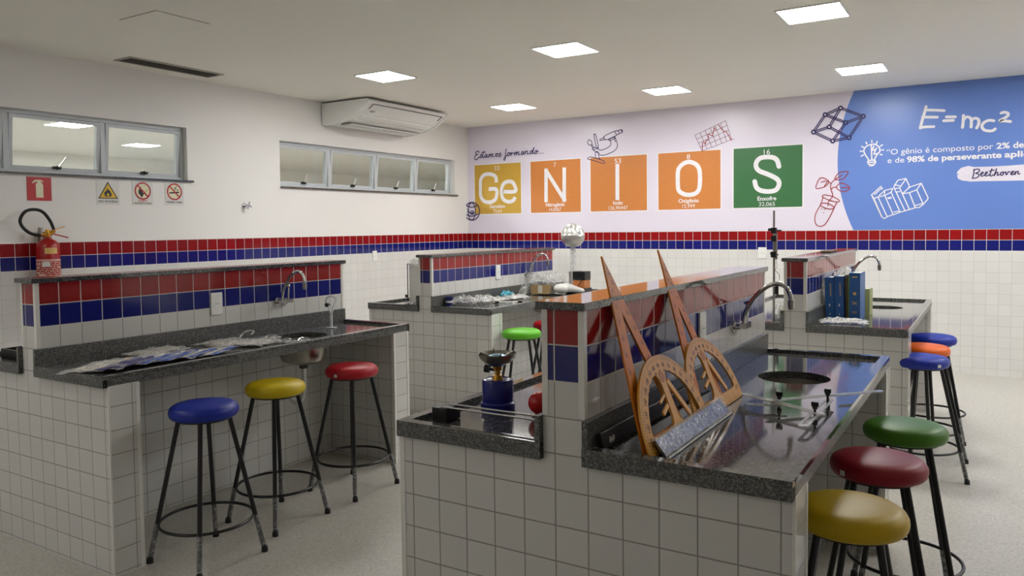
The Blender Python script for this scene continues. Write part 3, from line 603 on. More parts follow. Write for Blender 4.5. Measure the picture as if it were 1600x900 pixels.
for (sym, x0, x1, mk, num, nm, wt), (wn_, wa, wb) in zip(squares, widths):
    z0, z1 = 1.652, 2.308
    sq = MB().box(x0, x1, z0, z1, 0.0032, 0.004).build('element_square', M[mk], mu)
    obj('square_border', shape2d([[(x0-.012, z0-.012), (x1+.012, z0-.012), (x1+.012, z1+.012), (x0-.012, z1+.012)], [(x0, z0), (x1, z0), (x1, z1), (x0, z1)]], 0, 0.0042), M['ink_white'], sq)
    for ch in sym:
        mode, w, st = ART[ch]
        obj('letter', ribbons(st, 0.05, 's2' if mode == 's2' else mode, 0.0052), M['ink_white'], sq)
    c = (x0+x1)/2-0.003
    text('number', num, c-wn_/2, c+wn_/2, 2.226, 0.078, M['ink_white'], sq, 0.0, 0.0052)
    text('element_name', nm, c-wa/2, c+wa/2, 1.729, 0.062, M['ink_white'], sq, 0.022, 0.0052)
    text('atomic_weight', wt, c-wb/2, c+wb/2, 1.668, 0.062, M['ink_white'], sq, 0.0, 0.0052)
def art(name, key, mk, off=0.006, w=None):
    mode, w0, st = ART[key]
    if mode == 'f': return obj(name, shape2d(st, 0, off), M[mk], mu)
    return obj(name, ribbons(st, w or w0, mode, off), M[mk], mu)
art('cursive_writing', 'estamos', 'ink'); art('microscope_drawing', 'microscope', 'ink')
art('chart_grid_drawing', 'grid', 'ink_brown'); art('chart_curve_drawing', 'graph', 'ink_red', 0.0065)
art('crystal_cube_drawing', 'cube', 'ink'); art('crystal_nodes_drawing', 'cubenodes', 'ink', 0.0065)
art('plant_tube_drawing', 'plant', 'ink_red'); art('books_drawing', 'books', 'ink_white', w=0.010)
art('bulb_drawing', 'bulb', 'ink_white'); art('formula_writing', 'emc', 'ink_white')
art('brush_stroke', 'brush', 'brushed_lilac', 0.005); art('signature_writing', 'beethoven', 'ink', 0.006)
art('globe_drawing', 'globe', 'ink')
wr = bpy.data.objects.new('quotation', None); C.objects.link(wr); wr.parent = mu
for body, x0, x1, y, b in (('“O gênio é composto por', 0.632, 1.541, 2.152, 0.004), ('2%', 1.566, 1.673, 2.152, 0.028), ('de', 1.699, 1.783, 2.152, 0.028),
                        ('e de', 0.641, 0.791, 2.068, 0.004), ('98% de perseverante', 0.814, 1.609, 2.068, 0.03), ('aplicação', 1.632, 2.02, 2.068, 0.03)):
    text('quotation_line', body, x0, x1, y, 0.078, M['ink_white'], wr, b, 0.006)

# ================================================================ LEFT WALL SIGNS AND FITTINGS
def sign(label, y0, y1, z0, z1, mk):
    s = empty('safety_sign', label, 'sign', (XL, (y0+y1)/2, (z0+z1)/2), (PI/2, 0, PI/2), 'safety signs on the left wall')
    a, b = (y1-y0)/2, (z1-z0)/2
    MB().box(-a, a, -b, b, 0, 0.003).build('sign_board', M[mk], s)
    return s, a, b
s, a, b = sign('red square sign with pale extinguisher symbol above the real extinguisher', 1.112, 1.288, 1.712, 1.888, 'sign_red')
obj('extinguisher_symbol', shape2d([[(-0.025, -0.066), (0.028, -0.066), (0.028, 0.03), (0.02, 0.045), (0.01, 0.05), (0.012, 0.056), (0.03, 0.05), (0.03, 0.058), (0.008, 0.068), (-0.03, 0.066), (-0.052, 0.046), (-0.046, 0.04), (-0.02, 0.055), (-0.008, 0.05), (-0.02, 0.045), (-0.025, 0.03)]], 0, 0.0036), M['sign_cream'], s)
s, a, b = sign('white safety sign with yellow flame warning triangle under the left window', 1.636, 1.826, 1.69, 1.89, 'sign_white')
obj('triangle_edge', shape2d([[(-0.083, -0.05), (0.083, -0.05), (0, 0.088)]], 0, 0.0036), M['sign_black'], s)
obj('triangle_face', shape2d([[(-0.07, -0.043), (0.07, -0.043), (0, 0.073)]], 0, 0.0042), M['sign_yellow'], s)
fl = [(-0.022, -0.034), (-0.034, -0.012), (-0.026, 0.006), (-0.012, 0.014), (-0.01, 0.036), (0.006, 0.016), (0.012, 0.018), (0.02, 0.0), (0.03, -0.012), (0.022, -0.034)]
obj('flame_symbol', shape2d([fl, [(-0.008, -0.03), (-0.014, -0.018), (-0.002, -0.002), (0.01, -0.016), (0.008, -0.03)]], 0, 0.0048), M['sign_black'], s)
text('sign_writing', 'RISCO DE INCÊNDIO', -0.082, 0.082, -0.08, 0.022, M['sign_black'], s, 0.02, 0.0036)
def ban(s):
    obj('ban_disc', shape2d([circ(0, 0.018, 0.066)], 0, 0.0036), M['sign_cream'], s)
def ring(s):
    obj('ban_ring', shape2d([circ(0, 0.018, 0.073), circ(0, 0.018, 0.061)], 0, 0.0052), M['sign_red'], s)
    obj('ban_slash', ribbons([[(-0.046, 0.064), (0.046, -0.028)]], 0.012, 'l', 0.0056), M['sign_red'], s)
s, a, b = sign('white round red ban sign with struck out flame and match', 1.938, 2.125, 1.692, 1.895, 'sign_white'); ban(s)
obj('match_symbol', ribbons([[(-0.012, -0.03), (0.04, 0.03)]], 0.01, 'l', 0.0044), M['label_gold'], s)
obj('flame_symbol', shape2d([[(-0.04, 0.0), (-0.036, 0.03), (-0.016, 0.055), (-0.014, 0.035), (0.0, 0.03), (-0.002, 0.006), (0.012, -0.004), (-0.002, -0.02), (-0.006, -0.04), (-0.022, -0.022)]], 0, 0.0048), M['sign_black'], s); ring(s)
text('sign_writing', 'PROIBIDO', -0.04, 0.04, -0.071, 0.018, M['sign_red'], s, 0.02, 0.0036)
text('sign_writing', 'PRODUZIR CHAMAS', -0.078, 0.078, -0.091, 0.018, M['sign_black'], s, 0.02, 0.0036)
s, a, b = sign('white round red ban sign with struck out cigarette, rightmost of the signs', 2.238, 2.42, 1.698, 1.895, 'sign_white'); ban(s)
obj('cigarette_symbol', ribbons([[(-0.046, 0.006), (0.04, 0.014)]], 0.012, 'l', 0.0046), M['sign_black'], s)
obj('smoke_symbol', ribbons([[(0.03, 0.022), (0.036, 0.034), (0.022, 0.04), (0.008, 0.046), (0.014, 0.06), (0.028, 0.064)], [(0.012, 0.03), (0.0, 0.04), (0.004, 0.054)]], 0.005, 's', 0.0046), M['sign_black'], s); ring(s)
text('sign_writing', 'PROIBIDO FUMAR', -0.075, 0.075, -0.08, 0.021, M['sign_black'], s, 0.02, 0.0036)

# fire extinguisher hung on the left wall
r = empty('fire_extinguisher', 'red fire extinguisher with looped black hose hanging on the left wall', 'fire extinguisher', (XL+0.10, 1.195, 0.92))
H = 0.50
MB().lathe([(0, 0.0), (0.062, 0.0), (0.075, 0.012), (0.079, 0.03), (0.079, H-0.055), (0.073, H-0.03), (0.055, H-0.010), (0.03, H+0.004), (0.024, H+0.02), (0, H+0.02)]).build('cylinder', M['red_paint'], r, True)
def wrap(r0, a0, a1, z0, z1, m, name, parent, n=14, cuts=1):
    k = MB(); A = []; B = []
    for i in range(n+1):
        t = a0+(a1-a0)*i/n; A.append(k.bm.verts.new((r0*math.cos(t), r0*math.sin(t), z0))); B.append(k.bm.verts.new((r0*math.cos(t), r0*math.sin(t), z1)))
    for i in range(n): k.bm.faces.new((A[i], A[i+1], B[i+1], B[i]))
    return k.build(name, m, parent, True)
wrap(0.0796, -2.2, 1.0, 0.10, 0.355, M['label_pale'], 'paper_label', r)
tx = MB()
random.seed(4)
for zz in [0.115+0.0135*i for i in range(17)]:
    a = -2.15
    while a < 0.95:
        l = random.uniform(0.12, 0.5); 
        if random.random() < 0.85:
            e = min(a+l, 0.95); q0 = 0.0803
            vs = [tx.bm.verts.new((q0*math.cos(t), q0*math.sin(t), z)) for t, z in ((a, zz), ((a+e)/2, zz), (e, zz), (e, zz+0.0085), ((a+e)/2, zz+0.0085), (a, zz+0.0085))]
            tx.bm.faces.new((vs[0], vs[1], vs[4], vs[5])); tx.bm.faces.new((vs[1], vs[2], vs[3], vs[4]))
        a += l+0.07
tx.build('label_print', M['red_paint'], r)
wrap(0.0806, -1.0, -0.35, 0.30, 0.335, M['sign_white'], 'white_sticker', r)
wrap(0.0796, -0.75, 0.35, 0.395, 0.44, M['label_gold'], 'gold_sticker', r)
MB().cyl((0, 0, H+0.015), (0, 0, H+0.05), 0.022).cyl((0, -0.03, H+0.04), (0, 0.03, H+0.04), 0.014).cyl((0, 0, H+0.05), (0, 0, H+0.075), 0.016, 0.012).build('valve', M['brass'], r, True)
MB().bar((0, 0.01, H+0.06), (0.01, 0.12, H+0.095), 0.02, 0.006).build('squeeze_lever', M['brass'], r)
MB().bar((0, 0.0, H+0.052), (0.01, 0.145, H+0.012), 0.02, 0.008).build('carry_handle', M['red_paint'], r)
MB().cyl((0.012, -0.055, H+0.045), (0.012, -0.055, H+0.085), 0.016, n=16).cyl((0.012, -0.055, H+0.085), (0.012, -0.055, H+0.09), 0.014, n=16).build('pressure_gauge', M['steel'], r, True)
hose = [(0.005, 0.045, H+0.075), (0.005, 0.02, H+0.14), (0.005, -0.03, H+0.205), (0.0, -0.09, H+0.222), (0, -0.15, H+0.205), (0, -0.185, H+0.15), (0, -0.175, H+0.10), (0, -0.13, H+0.055), (0, -0.08, H+0.035), (0, -0.045, H+0.035)]
MB().tube(hose, 0.0115, 12, smooth_pts=6).build('hose', M['rubber'], r, True)
MB().cyl((0, -0.05, H+0.035), (0, -0.01, H+0.037), 0.013).cyl((0.005, 0.05, H+0.065), (0.004, 0.02, H+0.045), 0.014, 0.012).build('hose_fitting', M['brass'], r, True)
MB().box(-0.1, -0.075, -0.02, 0.02, H-0.06, H+0.06).box(-0.08, 0.0, -0.008, 0.008, H+0.025, H+0.035).build('wall_bracket', M['steel'], r)

r = empty('wall_valve', 'small chrome cross handle valve on the left wall between the windows', 'valve', (XL, 3.07, 1.705))
MB().cyl((0, 0, 0), (0.008, 0, 0), 0.028).cyl((0.008, 0, 0), (0.06, 0, 0), 0.011).build('flange', M['chrome'], r, True)
MB().bar((0.062, -0.036, 0.012), (0.062, 0.036, -0.012), 0.012, 0.012).bar((0.062, 0.012, 0.036), (0.062, -0.012, -0.036), 0.012, 0.012, (1, 0, 0)).cyl((0.05, 0, 0), (0.075, 0, 0), 0.014).build('handle', M['chrome'], r, True)

def outlet(label, loc, rotz, w=0.075, h=0.12):
    """flat plate whose face looks along local +X"""
    o = empty('power_outlet', label, 'power outlet', loc, (0, 0, rotz), 'power outlets')
    k = MB().box(0, 0.009, -w/2, w/2, -h/2, h/2).bevel(0.003, 2); k.build('cover_plate', M['white_plastic'], o)
    k = MB().box(0.009, 0.011, -0.018, 0.018, -0.012, 0.012); k.build('socket_face', M['white_plastic'], o)
    k = MB()
    for dy in (-0.009, 0, 0.009): k.cyl((0.011, dy, 0), (0.0114, dy, 0), 0.0025, n=8)
    k.build('pin_hole', M['dark_slot'], o)
    return o
outlet('small white outlet on the white tiles of the left wall behind the middle bench', (XL, 4.89, 1.157), 0)
outlet('white outlet on the back wall tiles beside the metal stand', (-0.59, YB, 1.158), -PI/2, 0.09)

# ================================================================ LAB BENCHES
BL = 1.97
def make_bench():
    b = empty('lab_bench', '', 'lab bench')
    MB().box(0.475, 0.605, 0, BL, 0, 1.24).build('divider_wall', M['bench_tile'], b)
    for x0, x1 in ((-0.05, 0.475), (0.605, 1.16)):
        for y0, y1 in ((0, 0.14), (BL-0.14, BL)):
            MB().box(x0, x1, y0, y1, 0, 0.82).build('end_wall', M['bench_tile'], b)
    MB().box(0.463, 0.617, -0.02, BL+0.02, 1.24, 1.262).bevel(0.0015, 1).build('cap_stone', M['granite'], b)
    t = 0.017; e = 0.0015
    for x0, x1, y0, y1, z0, z1 in ((0.475-e, 0.475+t, -e, t, 0.94, 1.24), (0.605-t, 0.605+e, -e, t, 0.94, 1.24), (0.475-e, 0.475+t, BL-t, BL+e, 0.94, 1.24), (0.605-t, 0.605+e, BL-t, BL+e, 0.94, 1.24),
                                   (-0.05-e, -0.05+t, -e, t, 0, 0.816), (1.16-0.006, 1.16+e, -e, 0.006, 0, 0.816), (1.16-t, 1.16+e, 0.14-t, 0.14+e, 0, 0.816), (1.16-t, 1.16+e, BL-0.14-e, BL-0.14+t, 0, 0.816), (1.16-t, 1.16+e, BL-t, BL+e, 0, 0.816)):
        MB().box(x0, x1, y0, y1, z0, z1).build('corner_trim', M['trim'], b)
    rw = 0.034
    for side in (0, 1):
        X0, X1 = (-0.047, 0.4745) if side == 0 else (0.6055, 1.158)
        Y0, Y1 = -0.02, BL+0.015
        loops = [[(X0, Y0), (X1, Y0), (X1, Y1), (X0, Y1)]]
        if side == 1: loops.append(circ(0.872, 1.355, 0.138, 64))
        top = obj('countertop', shape2d(loops, 0.030, 0.818), M['granite'], b)
        k = MB(); xa, xb = (X0, X1) if side else (X0, X1)
        # raised drip rim and apron: near end, far end, outer side
        k.box(X0, X1, Y0-0.001, Y0+rw, 0.848, 0.864); k.box(X0, X1, Y1-rw, Y1+0.001, 0.848, 0.864)
        if side: k.box(X1-rw, X1+0.001, Y0+rw, Y1-rw, 0.848, 0.864)
        else: k.box(X0-0.001, X0+rw, Y0+rw, Y1-rw, 0.848, 0.864)
        k.build('drip_rim', M['granite'], top)
        k = MB()
        k.box(X0, X1, Y0-0.001, Y0+0.02, 0.814, 0.848); k.box(X0, X1, Y1-0.02, Y1+0.001, 0.814, 0.848)
        if side: k.box(X1-0.02, X1+0.001, Y0+0.02, Y1-0.02, 0.814, 0.848)
        else: k.box(X0-0.001, X0+0.02, Y0+0.02, Y1-0.02, 0.814, 0.848)
        k.build('apron', M['granite_edge'], top)
        if side: MB().box(0.6055, 0.623, Y0, BL, 0.848, 0.938).bevel(0.001, 1).build('backsplash', M['granite_edge'], b)
        else: MB().box(0.457, 0.4745, Y0, BL, 0.848, 0.938).bevel(0.001, 1).build('backsplash', M['granite'], b)
    s = MB().lathe([(0.150, 0.818), (0.137, 0.8175), (0.1365, 0.80), (0.134, 0.74), (0.122, 0.705), (0.09, 0.688), (0.03, 0.684), (0.0, 0.684)], (0.872, 1.355, 0), 48)
    sk = s.build('sink_basin', M['steel'], b, True)
    so = sk.modifiers.new('thickness', 'SOLIDIFY'); so.thickness = 0.0015; so.offset = 1
    MB().cyl((0.872, 1.355, 0.684), (0.872, 1.355, 0.688), 0.022).build('drain_strainer', M['dark_slot'], sk)
    MB().cyl((0.872, 1.355, 0.683), (0.872, 1.355, 0.655), 0.03, 0.022).build('drain_nut', M['dark_slot'], sk)
    MB().tube([(0.872, 1.355, 0.66), (0.872, 1.355, 0.60), (0.868, 1.355, 0.52), (0.84, 1.355, 0.455), (0.79, 1.355, 0.44), (0.75, 1.355, 0.47), (0.72, 1.355, 0.50), (0.66, 1.355, 0.51), (0.606, 1.355, 0.51)],
              [0.012, 0.012, 0.012, 0.012, 0.012, 0.012, 0.012, 0.012, 0.012][:1]*200 if False else 0.0125, 12, smooth_pts=5).build('waste_hose', M['white_plastic'], sk, True)
    return b
bench0 = make_bench()
BN = {'A': (0.0, 0.0), 'C': (-2.765, -0.04), 'B': (-2.775, 2.915), 'D': (-0.01, 3.02)}
BLAB = {'A': 'nearest white tiled lab bench with granite tops, protractors leaning on its divider',
        'C': 'left white tiled lab bench with granite top covered in clear plastic packages',
        'B': 'far left tiled lab bench with a cardboard box and scattered plastic on top',
        'D': 'far right tiled lab bench with blue books standing on its granite top'}
benches = {}
for i, (k_, (x, y)) in enumerate(BN.items()):
    o = bench0 if i == 0 else copy_tree(bench0)
    o.location = (x, y, 0); o['label'] = BLAB[k_]; o['group'] = 'tiled laboratory benches'; benches[k_] = o
def L(b, x, y, z=0.849): return (BN[b][0]+x, BN[b][1]+y, z)

def make_tap():
    t = empty('gooseneck_tap', '', 'tap')
    MB().cyl((0, 0, 0), (0.006, 0, 0), 0.028, n=24).cyl((0.006, 0, 0), (0.045, 0, 0.006), 0.012).build('flange', M['chrome'], t, True)
    MB().cyl((0, 0.06, 0.0), (0.006, 0.06, 0.0), 0.022, n=24).bar((0.043, -0.012, 0.006), (0.043, 0.075, 0.006), 0.026, 0.024, (0, 0, 1)).cyl((0.006, 0.06, 0), (0.04, 0.06, 0.004), 0.011).build('tap_body', M['chrome'], t, True)
    MB().tube([(0.045, 0, 0.01), (0.049, 0, 0.055), (0.072, 0, 0.105), (0.108, 0, 0.150), (0.150, 0, 0.182), (0.190, 0, 0.190), (0.221, 0, 0.174), (0.236, 0, 0.142), (0.238, 0, 0.12)], 0.0095, 14, smooth_pts=5).build('spout', M['chrome'], t, True)
    MB().cyl((0.238, 0, 0.125), (0.239, 0, 0.095), 0.013).cyl((0.239, 0, 0.095), (0.239, 0, 0.085), 0.011).build('nozzle', M['steel'], t, True)
    MB().cyl((0.045, 0.045, 0.012), (0.05, 0.045, 0.09), 0.006).ball((0.05, 0.045, 0.098), 0.012).bar((0.035, 0.045, 0.1), (0.08, 0.02, 0.118), 0.012, 0.006).build('tap_lever', M['chrome'], t, True)
    return t
tap0 = make_tap()
for i, (k_, ty, lab) in enumerate((('A', 1.435, 'chrome swan neck tap on the red and blue divider of the nearest bench'),
                                ('C', 1.405, 'chrome swan neck tap on the divider of the left bench'),
                                ('B', 1.43, 'chrome swan neck tap above the cardboard box on the far left bench'),
                                ('D', 1.44, 'chrome swan neck tap behind the blue books on the far right bench'))):
    o = tap0 if i == 0 else copy_tree(tap0)
    o.location = L(k_, 0.6052, ty, 1.03); o['label'] = lab; o['group'] = 'swan neck taps over the sinks'
for k_, oy, lab in (('A', 1.0, 'white power outlet on the divider behind the second protractor'), ('C', 0.965, 'white power outlet on the divider of the left bench'), ('B', 0.945, 'white power outlet on the divider of the far left bench')):
    outlet(lab, L(k_, 0.6053, oy, 1.06 if k_ == 'C' else 1.075), 0, 0.075, 0.125)
outlet('white power outlet half hidden behind the blue books', L('D', 0.6053, 0.96, 1.06), 0, 0.075, 0.125)

# ================================================================ STOOLS
def make_stool():
    s = empty('bar_stool', '', 'stool')
    prof = [(0, 0.640), (0.127, 0.640), (0.139, 0.644), (0.146, 0.653), (0.1485, 0.665), (0.1475, 0.678), (0.141, 0.690), (0.127, 0.699), (0.10, 0.704), (0.055, 0.7065), (0, 0.707)]
    MB().lathe(prof, n=56).build('seat', M['seat_blue'], s, True)
    MB().cyl((0, 0, 0.632), (0, 0, 0.641), 0.118, n=40).build('seat_base', M['black_plastic'], s, True)
    for sx in (-1, 1):
        for sy in (-1, 1):
            a = Vector((sx*0.075, sy*0.075, 0.638)); b = Vector((sx*0.172, sy*0.172, 0.012))
            lg = MB().cyl(a, b, 0.0105, n=16).build('leg', M['black_metal'], s, True)
            MB().cyl(b+Vector((0, 0, 0.012)), b-Vector((0, 0, 0.012)), 0.0135, 0.015, n=16).build('rubber_foot', M['rubber'], lg, True)
            d = (b-a)
            MB().tube([a+d*t for t in (0.74, 0.78, 0.84, 0.9, 0.97)], [0.0115, 0.0128, 0.0118, 0.0128, 0.0118], 14).build('clear_wrap', M['film_thin'], lg, True)
    MB().tube([(0.200*math.cos(2*PI*i/48), 0.200*math.sin(2*PI*i/48), 0.178) for i in range(48)], 0.0068, 10, closed=True).build('foot_ring', M['black_metal'], s, True)
    return s
stool0 = make_stool(); st_seen = 0
def stool(x, y, rot, key, label, tag_a=None):
    global st_seen
    s = stool0 if st_seen == 0 else copy_tree(stool0)
    st_seen += 1
    s.location = (x, y, 0); s.rotation_euler = (0, 0, rot); s['label'] = label; s['group'] = 'round black legged stools'
    for c in kids(s):
        if c.name.split('.')[0] == 'seat':
            if s is not stool0: c.data = c.data.copy()
            c.data.materials[0] = M[key]
    if tag_a is not None:
        q = MB(); rr = 0.1492
        for i in range(3):
            t0 = tag_a-rot+i*0.045; t1 = t0+0.045
            q.bm.faces.new([q.bm.verts.new((rr*math.cos(t), rr*math.sin(t), z)) for t, z in ((t0, 0.655), (t1, 0.655), (t1, 0.672), (t0, 0.672))])
        bmesh.ops.remove_doubles(q.bm, verts=q.bm.verts, dist=1e-5)
        q.build('seat_label', M['sign_white'], s)
    return s
stool(-1.44, 0.30, 0.0, 'seat_blue', 'blue stool in the foreground left, first of the three by the left bench')
stool(-1.535, 0.79, 0.0, 'seat_yellow', 'yellow stool between the blue and the red one at the left bench')
stool(-1.53, 1.335, 0.0, 'seat_red', 'bright red stool below the sink of the left bench', -1.5)
stool(-1.455, 3.075, 0.3, 'seat_lime', 'lime green stool by the far left bench')
stool(-1.50, 3.62, 0.3, 'seat_red', 'red stool by the far left bench, mostly hidden by the nearest bench')
stool(1.226, 0.37, 0.1, 'seat_ochre', 'dull yellow stool at the bottom right, nearest the camera')
stool(1.238, 0.885, 0.2, 'seat_crimson', 'dark red stool between the dull yellow and the green one', -2.3)
stool(1.273, 1.40, 0.15, 'seat_green', 'dark green stool at the far end of the nearest bench')
stool(1.205, 3.13, 0.61, 'seat_blue', 'blue stool in front of the orange one at the far right bench', -0.9)
stool(1.190, 3.57, 0.57, 'seat_orange', 'orange stool between the two blue stools')
stool(1.207, 4.09, 0.16, 'seat_blue', 'blue stool behind the orange one, furthest on the right')

# ================================================================ THINGS ON THE NEAREST BENCH
TH = math.atan(0.398)
def lean_matrix(x0, y0, z0=0.849):
    U = Vector((0, 1, 0)); V = Vector((-math.sin(TH), 0, math.cos(TH))); N = U.cross(V)
    return Matrix(((U.x, V.x, N.x, x0), (U.y, V.y, N.y, y0), (U.z, V.z, N.z, z0), (0, 0, 0, 1)))
def protractor(y, label, x0=0.786):
    r = empty('protractor', label, 'protractor', group='orange wooden protractors')
    r.matrix_world = lean_matrix(x0, y)
    R, w, bar = 0.25, 0.047, 0.042
    outer = [(R*math.cos(PI*i/48), 0.006+(R-0.006)*math.sin(PI*i/48)) for i in range(49)]
    outer = [(R, 0.0)] + outer[1:-1] + [(-R, 0.0)]
    def arch(sg):
        ri = R-w; pts = []
        x_in = 0.018; a0 = math.asin((bar+0.012)/ri); a1 = math.acos((x_in+0.03)/ri)
        q = [(ri*math.cos(a0+(a1-a0)*i/16), ri*math.sin(a0+(a1-a0)*i/16)) for i in range(17)]
        xt, yt = q[-1]
        q += [(x_in+0.016, yt-0.004), (x_in+0.006, yt-0.016), (x_in, yt-0.035), (x_in+0.002, bar+0.03), (x_in+0.01, bar+0.01), (x_in+0.03, bar), (ri-0.03, bar), (ri-0.012, bar+0.004)]
        return [(sg*a, b) for a, b in q]
    me = shape2d([outer, arch(1), arch(-1)], 0.007, 0)
    obj('plate', me, M['orange_pale'], r)
    # slanted brace inside the right opening and a small grip in the left one
    k = MB(); k.bar((0.03, 0.17, 0.0035), (0.115, 0.048, 0.0035), 0.02, 0.006, (0, 0, 1)); k.build('brace', M['orange_pale'], r)
    k = MB(); k.bar((-0.024, 0.105, 0.0035), (-0.075, 0.088, 0.0035), 0.012, 0.006, (0, 0, 1)); k.bar((-0.024, 0.135, 0.0035), (-0.07, 0.12, 0.0035), 0.008, 0.006, (0, 0, 1)); k.build('brace', M['orange_pale'], r)
    st = []
    for i in range(0, 181, 2):
        a = math.radians(i); l = 0.018 if i % 10 == 0 else 0.009
        if R*math.sin(a) < 0.012: continue
        st.append([((R-0.004)*math.cos(a), (R-0.004)*math.sin(a)), ((R-0.004-l)*math.cos(a), (R-0.004-l)*math.sin(a))])
    for i in range(-22, 23): st.append([(i*0.01, 0.003), (i*0.01, 0.010 if i % 5 else 0.016)])
    obj('degree_marks', ribbons(st, 0.0012, 'l', 0.0075), M['mark_dark'], r)
    num = MB()
    for i in range(10, 171, 10):
        for rr, val, h in ((R-0.036, i, 0.017), (R-0.052, 180-i, 0.012)):
            me = text_mesh(str(val), 0.02); xs = [v.co.x for v in me.vertices]; c = (min(xs)+max(xs))/2
            a = math.radians(i); rot = Matrix.Rotation(a-PI/2, 4, 'Z')
            mm = Matrix.Translation((rr*math.cos(a), rr*math.sin(a), 0.0075)) @ rot @ Matrix.Scale(h, 4) @ Matrix.Translation((-c, 0, 0))
            me.transform(mm); num.bm.from_mesh(me); bpy.data.meshes.remove(me)
    num.build('degree_numbers', M['mark_dark'], r)
    obj('centre_disc', shape2d([circ(0, 0.186, 0.017)], 0.0008, 0.0072), M['wood_box'], r)
    return r
def set_square(y, tri, label, x0):
    r = empty('set_square', label, 'set square', group='orange wooden set squares')
    r.matrix_world = lean_matrix(x0, y)
    def inset(t, ds):
        n = 3; L_ = []
        for i in range(3):
            a, b = Vector(t[i]), Vector(t[(i+1) % 3]); d = (b-a).normalized(); nn = Vector((-d.y, d.x)); L_.append((a+nn*ds[i], d))
        out = []
        for i in range(3):
            p, d = L_[i-1]; q, e = L_[i]
            cr = d.x*e.y-d.y*e.x; t_ = ((q-p).x*e.y-(q-p).y*e.x)/cr; out.append(tuple(p+d*t_))
        return out
    tri = [Vector(t) for t in tri]
    if (tri[1]-tri[0]).cross(tri[2]-tri[0]) < 0: tri = tri[::-1]
    hole = inset(tri, (0.05, 0.04, 0.05))
    obj('plate', shape2d([[tuple(t) for t in tri], hole], 0.006, 0), M['orange_wood'], r)
    st = []
    for i in range(3):
        a, b = tri[i], tri[(i+1) % 3]; d = (b-a); Ln = d.length; d = d/Ln; nn = Vector((-d.y, d.x))
        for k_ in range(3, int(Ln/0.01)-2):
            p = a+d*k_*0.01; st.append([tuple(p+nn*0.002), tuple(p+nn*(0.012 if k_ % 5 == 0 else 0.007))])
    obj('scale_marks', ribbons(st, 0.0011, 'l', 0.0064), M['mark_dark'], r)
    num = MB()
    a = tri[0]
    for i in range(3):
        a, b = tri[i], tri[(i+1) % 3]; d = (b-a); Ln = d.length; d = d/Ln; nn = Vector((-d.y, d.x))
        for k_ in range(1, int(Ln/0.05)):
            me = text_mesh(str(k_*5), 0.02); p = a+d*k_*0.05+nn*0.015
            ang = math.atan2(d.y, d.x)
            me.transform(Matrix.Translation((p.x, p.y, 0.0064)) @ Matrix.Rotation(ang, 4, 'Z') @ Matrix.Scale(0.014, 4)); num.bm.from_mesh(me); bpy.data.meshes.remove(me)
    num.build('scale_numbers', M['mark_dark'], r)
    return r
set_square(0.0, [(0.205, 0.570), (0.016, 0.0), (0.355, 0.0)], 'tall orange set square behind the nearer protractor, its tip above the divider', 0.7705)
set_square(0.0, [(0.665, 0.575), (0.475, 0.0), (0.76, 0.0)], 'tall orange set square behind the second protractor, further along the divider', 0.7705)
protractor(0.268, 'nearer of the two orange wooden protractors leaning on the granite worktop', 0.788)
protractor(0.675, 'orange wooden protractor standing behind the nearer one', 0.779)

r = empty('wrapped_ruler', 'silver ruler in crinkled clear wrap lying in front of the protractors', 'ruler', (0.812, 0.055, 0.8495))
# local frame: along Y, tilted up towards the protractors
tilt = Matrix.Rotation(math.radians(52), 4, 'Y')
k = MB(); k.box(-0.050, 0.0, 0.0, 0.575, 0.0, 0.010, tilt); k.bevel(0.001, 1); k.build('blade', M['silver_wrap'], r)
random.seed(9)
k = MB(); nx, ny = 10, 60; vs = {}
for i in range(nx+1):
    for j in range(ny+1):
        u = i/nx; p = tilt @ Vector((-0.058+u*0.072, -0.012+j/ny*0.605, 0.0135+random.uniform(-0.0015, 0.0018)))
        if u > 0.8: p.z = max(p.z, 0.002)+0.0015*random.random(); 
        p.z = max(p.z, 0.001)
        vs[i, j] = k.bm.verts.new(p)
for i in range(nx):
    for j in range(ny): k.bm.faces.new((vs[i, j], vs[i+1, j], vs[i+1, j+1], vs[i, j+1]))
k.build('clear_wrapper', M['film_thin'], r)
k = MB(); k.bar((0.016, 0.0, 0.003), (0.016, 0.58, 0.003), 0.004, 0.004); k.build('wrapper_edge', M['sign_white'], r)

r = empty('dark_ruler', 'long dark ruler lying against the granite upstand behind the protractors', 'ruler', (0.632, 0.03, 0.8495))
k = MB().box(0, 0.012, 0, 0.95, 0.0, 0.045, Matrix.Rotation(math.radians(-14), 4, 'Y') @ Matrix.Translation((0.0, 0, 0))); 
k.xform(Matrix.Translation((0.006, 0, 0.003))); k.bevel(0.001, 1); k.build('blade', M['black_plastic'], r)
k = MB()
for i in range(5): k.box(0.0225, 0.0235, 0.012+i*0.007, 0.0155+i*0.007, 0.030-(i % 2)*0.004, 0.046-(i % 3)*0.003)
k.xform(Matrix.Translation((0.006, 0, -0.004))); k.build('white_mark', M['sign_white'], r)

